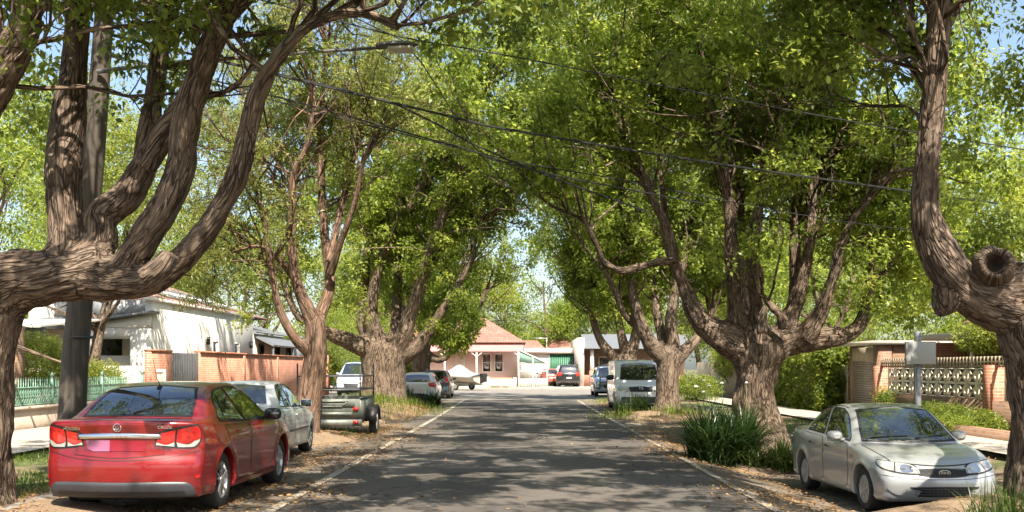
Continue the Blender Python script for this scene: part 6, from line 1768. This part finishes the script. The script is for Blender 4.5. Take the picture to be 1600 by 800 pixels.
MB().bx(-.8, 5.75, -.3, 6, 2.77, 3.25).build('roof_fascia', M['white_paint'], rt)
MB().bx(-.6, 1.98, 0, .2, 0, 2.76).build('wall', M['render_white'], rt)
rt = thing('tv_antenna', 'tall thin television antenna on the white garage roof', 'antenna', (2.4, 95.5, 3.3), 0)
am = MB().bar((0, 0, 0), (0, 0, 1.1), .06); am.bar((-1.3, 0, 1.0), (.1, 0, 1.0), .05)
for k in range(7): am.bar((-1.3+k*.2, -.25, 1.0), (-1.3+k*.2, .25, 1.0), .02)
am.build('aerial', M['rim'], rt)
rt = thing('brick_bungalow', 'brick corner bungalow with a tall pale side wall and shaded verandah', 'house', (4.75, 87.5, .13), 0)
MB().bx(.0, .5, 0, 12, 0, 4.0).build('party_wall', M['render_beige'], rt)
MB().bx(.5, 9, 2.2, 12, 0, 3.3).build('wall', M['brick_brown'], rt)
quad_roof('roof', [[(.52, -.4, 3.1), (9.4, -.4, 3.1), (9.4, 5, 4.4), (.52, 5, 4.4)], [(9.4, 10.5, 3.1), (.52, 10.5, 3.1), (.52, 5, 4.4), (9.4, 5, 4.4)]], M['grey_metal'], rt)
for x in (1.15, 3.6, 6.2):
    MB().bx(x-.22, x+.22, .0, .44, 0, 1.3).build('pier', M['brick_red'], rt); MB().box((x, .22, 2.15), (.34, .34, 1.7), taper=.7).build('verandah_post', M['white_paint'], rt)
MB().bx(.5, 8.5, .05, .3, 0, .95).build('verandah_wall', M['brick_red'], rt)
window_on(rt, 2.6, 2.2, 1.0, 1.4, 1.4, 'y-')
for i, (x, y, w_, h_) in enumerate(((-.5, 104, 3.2, 3.9), (2.6, 108, 3.0, 4.2), (5.6, 103, 2.6, 4.4))):
    lab = ['small orange tiled roof left of the antenna', 'orange tiled house roof directly behind the antenna', 'taller orange gabled roof right of the antenna'][i]
    rt = thing('distant_house', lab, 'house', (x, y, .1), 0, 'orange roofed houses behind the garage')
    MB().bx(0, w_, 0, 5, 0, h_-.9).build('wall', M['render_white'], rt)
    quad_roof('roof', [[(-.2, -.3, h_-.95), (w_+.2, -.3, h_-.95), (w_*.7, 2.4, h_+.35), (w_*.3, 2.4, h_+.35)], [(w_+.2, -.3, h_-.95), (w_+.2, 5.2, h_-.95), (w_*.7, 2.4, h_+.35)], [(-.2, 5.2, h_-.95), (-.2, -.3, h_-.95), (w_*.3, 2.4, h_+.35)]], M['tile'], rt)
# ------------------------------------------------------------------ pole, lamp, wires
YP = 16.0
pb = P(108, 735, YP); 
rt = thing('power_pole', 'weathered dark timber power pole leaning behind the red sedan', 'pole', (pb[0], YP, 0), 0)
pts = np.array([P(a, b, YP) for a, b in ((106, 745), (113, 640), (119, 540), (134, 380), (150, 200), (163, 20), (172, -120))])-np.array([pb[0], YP, 0])
pts[0][2] = -.1
pts = catmull(pts, .3); r_ = np.linspace(.21, .12, len(pts))
MB().tube(pts, r_, 18).build('pole', M['pole_timber'], rt, smooth=True)
top = pts[-1]
ca = MB().bar(top+np.array([-.9, -.17, -.5]), top+np.array([1.0, -.17, -.5]), .1, .12); ca.bar(top+np.array([-.9, -.17, -1.3]), top+np.array([1.0, -.17, -1.3]), .1, .12)
ca.build('cross_arm', M['pole_timber'], rt)
for x in (-.8, -.3, .3, .9):
    im = MB(); im.lathe([(.0, 0), (.04, .0), (.05, .04), (.03, .06), (.045, .09), (.02, .12), (0, .13)], 10); im.v = [np.stack([v[:, 2], v[:, 1], v[:, 0]], 1)+top+np.array([x, -.17, -.44]) for v in im.v]
    im.build('insulator', M['white_paint'], rt)
bd = MB()
q = P(127, 527, YP)-np.array([pb[0], YP, 0]); bd.tube([q+np.array([.19*math.cos(a), .19*math.sin(a), 0]) for a in np.linspace(0, 6.283, 17)], .02, 5); bd.build('metal_band', M['trim'], rt)

M['lamp_grey'] = plain('lamp_grey_metal', (.09, .09, .09), .6, .2)
rt = thing('street_light', 'grey street light on a long outreach arm from the power pole', 'street light', tuple(P(152, 112, YP-.15)), 0)
o_ = P(152, 112, YP-.15)
arm = catmull(np.array([P(a, b, YP-.2) for a, b in ((152, 112), (250, 100), (340, 93), (480, 82), (600, 74))])-o_, .3)
MB().tube(arm, np.linspace(.035, .024, len(arm)), 8).build('arm', M['lamp_grey'], rt, smooth=True)
hp = P(620, 73, YP-.2)-o_
hd = MB(); n = 9
V = []; 
for i in range(n):
    t = i/(n-1); k = math.sin(math.pi*min(1, .12+t*.86))**.5
    for j in range(12):
        a = 2*math.pi*j/12; V.append([hp[0]-.30+.62*t, hp[1]+.13*k*math.cos(a), hp[2]+(.065*k*math.sin(a) if math.sin(a) > 0 else .035*k*math.sin(a))+.03*t])
hd.add(V, [[[i*12+j, i*12+(j+1) % 12, (i+1)*12+(j+1) % 12, (i+1)*12+j] for i in range(n-1) for j in range(12)], [list(range(12))], [list(range((n-1)*12, n*12))[::-1]]])
hd.build('lamp_head', M['lamp_grey'], rt, smooth=True)
MB().box((hp[0]+.06, hp[1], hp[2]-.04), (.36, .2, .06), taper=1.0).build('lens', M['render_beige'], rt)

M['wire'] = plain('black_cable', (.012, .012, .013), .6)
WIRES = [('thick black cable crossing from the pole, upper one towards the road gap', [(160, 52, 16.00), (350, 96, 16.42), (452, 120, 16.70), (624, 165, 17.12), (733, 222, 17.54), (850, 272, 18.24), (1010, 330, 19.36)], .017),
         ('black cable leaving the pole lowest and meeting the road gap', [(156, 82, 16.00), (414, 146, 16.56), (630, 206, 17.12), (735, 235, 17.54), (850, 270, 18.24), (1100, 318, 19.92)], .014),
         ('heavy cable slanting across the centre to the trees on the right', [(160, 50, 16.00), (350, 97, 16.42), (713, 184, 17.12), (800, 203, 17.40), (1150, 260, 18.52), (1560, 318, 20.48)], .020),
         ('thin cable below the heavy one running to the right', [(156, 84, 16.00), (500, 176, 16.56), (800, 251, 17.12), (928, 273, 17.68), (1297, 343, 19.08), (1560, 372, 20.76)], .010),
         ('high thin cable running from the bent branch to the right', [(163, -60, 16.00), (440, 8, 16.28), (618, 56, 16.56), (800, 88, 16.84), (1300, 184, 18.24), (1700, 250, 19.92)], .012),
         ('slack thin cable dipping steeply under the street light', [(166, -70, 16.00), (560, 30, 16.28), (660, 100, 16.56), (735, 222, 17.12), (830, 330, 18.24)], .010)]
for lab, p_, r_ in WIRES:
    A = np.array([P(a, b, Y) for a, b, Y in p_]); o0 = A[0].copy(); C_ = catmull(A-o0, .6)
    o = MB().tube(C_, r_, 5).build('overhead_cable', M['wire'], None, smooth=True, loc=tuple(o0)); tag(o, lab, 'cable', 'overhead cables strung from the timber pole')

# ------------------------------------------------------------------ back of a sign on a post
gz = on_ground(7.55, 20.4)
rt = thing('street_sign', 'grey sign box on a square post behind the silver sedan', 'sign', (7.55, 20.4, gz), 0)
MB().bx(-.05, .05, -.05, .05, -.1, 2.35-gz).build('post', M['grey_metal'], rt)
M['sign_back'] = plain('bare_aluminium', (.26, .265, .26), .5, .2, var=.08, scale=2)
sb_ = MB().bx(-.27, .30, -.13, -.06, 1.72-gz, 2.15-gz); sb_.build('sign_box', M['sign_back'], rt, bevel=.008)
MB().bx(-.20, .20, -.058, -.052, 1.82-gz, 1.86-gz).bx(-.20, .20, -.058, -.052, 2.0-gz, 2.04-gz).build('bracket', M['grey_metal'], rt)

# ------------------------------------------------------------------ box trailer
M['galv'] = plain('galvanised_steel', (.17, .185, .165), .55, .4, var=.2, scale=9)
rt = thing('box_trailer', 'galvanised box trailer with a tall pipe rack parked behind the slender tree', 'trailer', (-4.62, 26.0, 0), R(0))
x0, x1, L_t = -.76, .76, 2.4
tg = MB().bx(x0, x1, -.015, .015, .44, .90); tg.bx(x0+.12, x1-.12, -.03, -.016, .70, .86); tg.bx(x0+.2, x1-.2, -.028, -.016, .50, .58)
tg.bar((x0+.16, -.035, .84), (x1-.3, -.035, .84), .03); tg.bar((x0+.16, -.035, .72), (x1-.42, -.035, .72), .03); tg.bar((x1-.3, -.035, .84), (x1-.42, -.035, .72), .03)
tg.build('tailgate', M['galv'], rt)
sd_ = MB().bx(x0-.02, x0+.02, .02, L_t, .42, .92).build('side_panel', M['galv'], rt); MB().bx(x1-.02, x1+.02, .02, L_t, .42, .92).build('side_panel', M['galv'], rt)
MB().bx(x0, x1, L_t, L_t+.03, .42, .92).build('front_panel', M['galv'], rt)
MB().bx(x0, x1, 0.02, L_t, .38, .42).build('floor', M['galv'], rt)
cb_ = MB().bx(x0-.04, x1+.04, -.02, .05, .24, .40); 
for y in (.6, 1.2, 1.8): cb_.bx(x0, x1, y, y+.05, .30, .375)
cb_.bar((x0+.1, 2.4, .33), (0, 3.6, .33), .06); cb_.bar((x1-.1, 2.4, .33), (0, 3.6, .33), .06); cb_.build('chassis', M['galv'], rt)
for s, x in ((-1, x0), (1, x1)):
    rl = MB().bx(x-.03, x+.03, 0, L_t, .90, .95).build('top_rail', M['trim'], rt)
    wheel_obj(rt, x+s*.27, 1.15, .31, .18, s, 'hub', True)
    mg = MB(); pr = [(1.15+.40*math.cos(a), .33+.40*math.sin(a)) for a in np.linspace(0, math.pi, 9)]; pr2 = [(1.15+.37*math.cos(a), .33+.37*math.sin(a)) for a in np.linspace(math.pi, 0, 9)]
    mg.prism(pr+pr2, 'x', x+s*.03, x+s*.30); mg.build('mudguard', M['dark'], rt)
    MB().bx(x-s*.16, x-s*.03, -.05, -.03, .62, .70).build('tail_light', M['lens_red'], rt); MB().bx(x-s*.16, x-s*.03, -.07, -.021, .30, .38).build('tail_light', M['lens_red'], rt)
rk = MB()
for x in (x0, x1):
    for y in (.03, L_t-.03): rk.tube([(x, y, .9), (x, y, 1.76)], .02, 8)
    for z in (1.12, 1.45): rk.tube([(x, .03, z), (x, L_t-.03, z)], .018, 6)
for y in (.03, L_t-.03):
    for z in (1.12, 1.45): rk.tube([(x0, y, z), (x1, y, z)], .02, 6)
rk.build('pipe_rack', M['trim'], rt)

# ------------------------------------------------------------------ covered boat on its trailer
M['tarp'] = plain('grey_boat_cover', (.34, .35, .37), .8, var=.12, scale=3, bump=.3)
M['hull'] = plain('cream_hull', (.55, .48, .36), .4, var=.05)
rt = thing('covered_boat', 'cream hulled boat under a peaked grey cover on a trailer by the cottage', 'boat', (-4.85, 81.5, 0), R(52))
n = 15; V = []; Vc = []
for i in range(n):
    t = i/(n-1); y = -2.5+5*t; wv = .95*(1-max(0, (t-.45)/.55)**2.4)+.001; keel = .45+.45*max(0, (t-.6)/.4)**2; sh = 1.05+.18*t
    V += [(-wv, y, sh), (-wv*.86, y, keel+.25), (0, y, keel), (wv*.86, y, keel+.25), (wv, y, sh)]
    pk_ = sh+.16+.62*math.exp(-((t-.42)/.18)**2)
    Vc += [(-wv*1.03, y, sh-.12), (-wv*1.03, y, sh+.02), (-wv*.45, y, sh+(pk_-sh)*.5), (0, y, pk_), (wv*.45, y, sh+(pk_-sh)*.5), (wv*1.03, y, sh+.02), (wv*1.03, y, sh-.12)]
F = [[i*5+j, i*5+j+1, (i+1)*5+j+1, (i+1)*5+j] for i in range(n-1) for j in range(4)]
link('hull', mesh_np('hull', V, [F, [[0, 1, 2, 3, 4]]], [M['hull']], True), rt)
F = [[i*7+j, i*7+j+1, (i+1)*7+j+1, (i+1)*7+j] for i in range(n-1) for j in range(6)]
link('cover', mesh_np('cover', Vc, [F, [[0, 1, 2, 3, 4, 5, 6]]], [M['tarp']], True), rt)
MB().bar((-.5, -2.3, .4), (-.3, 2.6, .4), .07).bar((.5, -2.3, .4), (.3, 2.6, .4), .07).bar((0, 2.4, .4), (0, 3.6, .42), .08).bar((-.9, -.8, .33), (.9, -.8, .33), .07).bar((0, 3.4, .0), (0, 3.4, .6), .06).build('boat_trailer', M['galv'], rt)
for s in (-1, 1): wheel_obj(rt, s*1.02, -.8, .29, .17, s, 'hub', False)
MB().bx(-.2, .2, -2.95, -2.55, .6, 1.25).build('outboard_motor', M['dark'], rt, bevel=.04)

# white van front behind the mound
r2, b2 = hatch('parked_van', 'white van seen through the gap beyond the trailer rack', hatch_spec(L=4.6, H=1.9, W=1.8, belt=1.15, R=.34, arch=.4, zw=.7,
   low=[(.12, .3), (.02, .4), (0, .6), (.03, .9), (.06, 1.1), (.2, 1.2), (1.5, 1.2), (3.4, 1.15), (4.0, 1.05), (4.45, .9), (4.58, .6), (4.6, .42), (4.5, .3)],
   gh=[(.04, .95), (.06, 1.2), (.1, 1.6), (.25, 1.86), (1.0, 1.895), (2.2, 1.9), (2.9, 1.87), (3.2, 1.78), (3.7, 1.35), (3.95, 1.1), (3.7, .9), (.2, .9)]), (-9.25, 63.5, .1), R(180), M['p_bluewhite'], .07, tall=True)

# ------------------------------------------------------------------ shrubs, hedges, ivy, strappy plants
def shrub(name, label, c, r, n, per, lsize, leaf, crad=.22, cat='shrub', seed=1, group=None, thr=-.6, stems=True, asp=.5, box=None):
    rng = np.random.default_rng(seed); base = np.array([c[0], c[1], 0 if len(c) < 4 else c[3]])
    rt = thing(name, label, cat, tuple(base), 0, group)
    if box is None:
        d = rng.normal(size=(n, 3)); d /= np.linalg.norm(d, axis=1)[:, None]
        p = d*np.array(r)*(rng.uniform(.35, 1, n)**.6)[:, None]; p[:, 2] += c[2]-base[2]
    else:
        p = rng.uniform(-1, 1, (n, 3)); k = rng.integers(0, 3, n)
        for i in range(n): p[i, k[i]] = np.sign(p[i, k[i]])*rng.uniform(.8, 1)
        p = p*np.array(r); p[:, 2] += c[2]-base[2]; p += rng.normal(size=p.shape)*.08
    p = p[vnoise((p+base)*1.7, seed) > thr]; p = p[p[:, 2] > .02]
    link('foliage', leaves_mesh('foliage', p, per, crad, lsize, M[leaf], rng, asp=asp, flat=.8), rt)
    if stems:
        tb = [wander(np.array([rng.uniform(-.3, .3)*r[0], rng.uniform(-.5, .5)*r[1], -.05]), np.array([rng.normal()*.3, rng.normal()*.3, 1]), (c[2]-base[2])+r[2]*.5, .025, .006, rng, 5, .15) for _ in range(max(4, int(r[1]*5)))]
        branch_mesh('stems', tb, M['bark_far'], rt, 5)
    return rt
shrub('garden_shrub', 'yellow green shrub behind the iron fence left of the pole', (-13.6, 29.8, 1.75), (1.0, 1.4, .95), 260, 40, .085, 'leaf_lime', seed=201)
shrub('garden_shrub', 'bright low shrub behind the iron fence right of the pole', (-12.9, 33.0, 1.2), (.7, 1.6, .75), 200, 40, .08, 'leaf_lime', seed=202)
shrub('garden_shrub', 'leafy hedge behind the near end of the iron fence', (-13.2, 25.5, 1.0), (.6, 3.0, .6), 260, 36, .08, 'leaf', seed=203)
shrub('climbing_ivy', 'thick ivy spilling over the paling fence left of the roller door', (10.75, 40.6, 1.25), (.55, 4.3, 1.05), 1300, 34, .12, 'leaf_dark', crad=.22, cat='ivy', seed=204, box=1, thr=-.7, asp=.8, stems=False)
shrub('hedge', 'dark rounded hedge along the foot of the screen block wall', (10.35, 26.3, .45), (.40, 3.4, .28), 380, 36, .075, 'leaf_dark', crad=.2, cat='hedge', seed=205)
shrub('hedge', 'low clipped green hedge in front of the taller one at the right', (9.95, 24.6, .32), (.3, 1.5, .22), 170, 40, .06, 'leaf', crad=.15, cat='hedge', seed=206)
shrub('garden_shrub', 'straggly shrub rising from the hedge beside the sign post', (10.5, 30.6, .6), (.35, .6, .5), 70, 30, .09, 'leaf_dark', seed=207, thr=-.2)
shrub('garden_shrub', 'lime green shrub above the pale fence between the right hand trunks', (11.6, 57, 2.2), (1.2, 3.5, 1.1), 380, 36, .16, 'leaf_lime', crad=.35, seed=208)
shrub('garden_shrub', 'leafy shrub over the far end of the long brick wall', (-12.6, 67.5, 1.7), (1.4, 2.5, 1.6), 320, 36, .17, 'leaf_lime', crad=.35, seed=209)
shrub('garden_shrub', 'yellow green bush between the mound tree and the smaller tree', (-8.0, 66, 1.6), (1.6, 1.6, 1.5), 300, 36, .18, 'leaf_lime', crad=.4, seed=210)
shrub('garden_shrub', 'low scrub at the foot of the far right trunk', (8.2, 50, .8), (1.2, 2.4, .55), 150, 30, .12, 'leaf_dark', crad=.3, seed=211)
shrub('garden_shrub', 'leafy bush growing over the wall behind the grey sign', (12.2, 27.5, 2.5), (.7, 2.2, .5), 200, 36, .10, 'leaf_lime', seed=212, stems=False)
rt = thing('planter_wall', 'low brown brick planter edge below the hedges on the right', 'wall', (9.8, 21, .12), 0)
MB().bx(-.1, .1, 0, 9.5, -.2, .26).build('wall', M['brick_brown'], rt)

# strappy clump at the foot of the gnarled tree
rng = np.random.default_rng(77)
def clump(name, label, cx, cy, sx, sy, n, L, W, mat, lean, mu=.4, flowers=0, seed=1):
    rng = np.random.default_rng(seed); z0 = on_ground(cx, cy)-.03
    rt = thing(name, label, 'plant', (cx, cy, z0), 0)
    roots = np.array([[rng.normal()*sx, rng.normal()*sy, 0] for _ in range(n)])
    # several tufts rather than an even spread
    tuf = rng.normal(size=(max(5, n//90), 2))*np.array([sx, sy]); k = rng.integers(0, len(tuf), n)
    roots[:, :2] = tuf[k]+rng.normal(size=(n, 2))*.09
    roots[:, 2] = [on_ground(cx+a, cy+b)-z0-.03 for a, b in roots[:, :2]]
    blades('leaves', roots, L, W, mat, rng, lean, 5, rt, mu)
    for f in range(flowers):
        x, y = rng.normal()*sx, rng.normal()*sy; h = L*rng.uniform(1.0, 1.35); fm = MB(); dx = rng.normal()*.1
        fm.tube([(x, y, 0), (x+dx*.4, y, h*.5), (x+dx, y, h)], .006, 5); o = fm.build('stalk', M['strap_stalk'], rt)
        hm = MB()
        for q in range(12):
            d = rng.normal(size=3); d /= np.linalg.norm(d); d[2] = abs(d[2])*.8
            hm.bar((x+dx, y, h), tuple(np.array([x+dx, y, h])+d*.04), .012)
        hm.build('flower_head', M['white_paint'], o)
    return rt
M['strap_stalk'] = plain('green_stalk', (.07, .12, .03), .6)
clump('agapanthus', 'big dark strap leaved clump with white flower heads at the gnarled trunk', 4.05, 20.7, .33, .35, 1050, 1.28, .042, M['strap'], .8, .22, 6, 31)
clump('strappy_plant', 'lighter green low grassy clump right of the flowering strap leaved clump', 4.85, 20.1, .30, .25, 900, .62, .022, M['strap'], .9, .75, 2, 32)
clump('strappy_plant', 'dark strappy tufts low at the left of the flowering clump', 3.75, 20.2, .22, .3, 420, .62, .028, M['strap'], .8, .3, 0, 33)
clump('grass_tussock', 'thin upright grass tussock in front of the right edge trunk', 4.72, 10.9, .18, .16, 110, .52, .013, M['strap'], .45, .8, 0, 34)
clump('grass_tussock', 'spreading grass tussock at the very foot of the right edge trunk', 5.1, 10.6, .3, .2, 260, .42, .012, M['strap'], .9, .75, 0, 35)
clump('strappy_plant', 'dark strappy plants beside the front bumper of the white van', 4.0, 37.3, .5, .3, 420, .75, .03, M['strap'], .7, .4, 0, 36)
clump('strappy_plant', 'dark leafy weeds behind the mound by the white hatchback', -4.3, 45.3, .5, .9, 520, .85, .035, M['strap'], .7, .4, 0, 37)
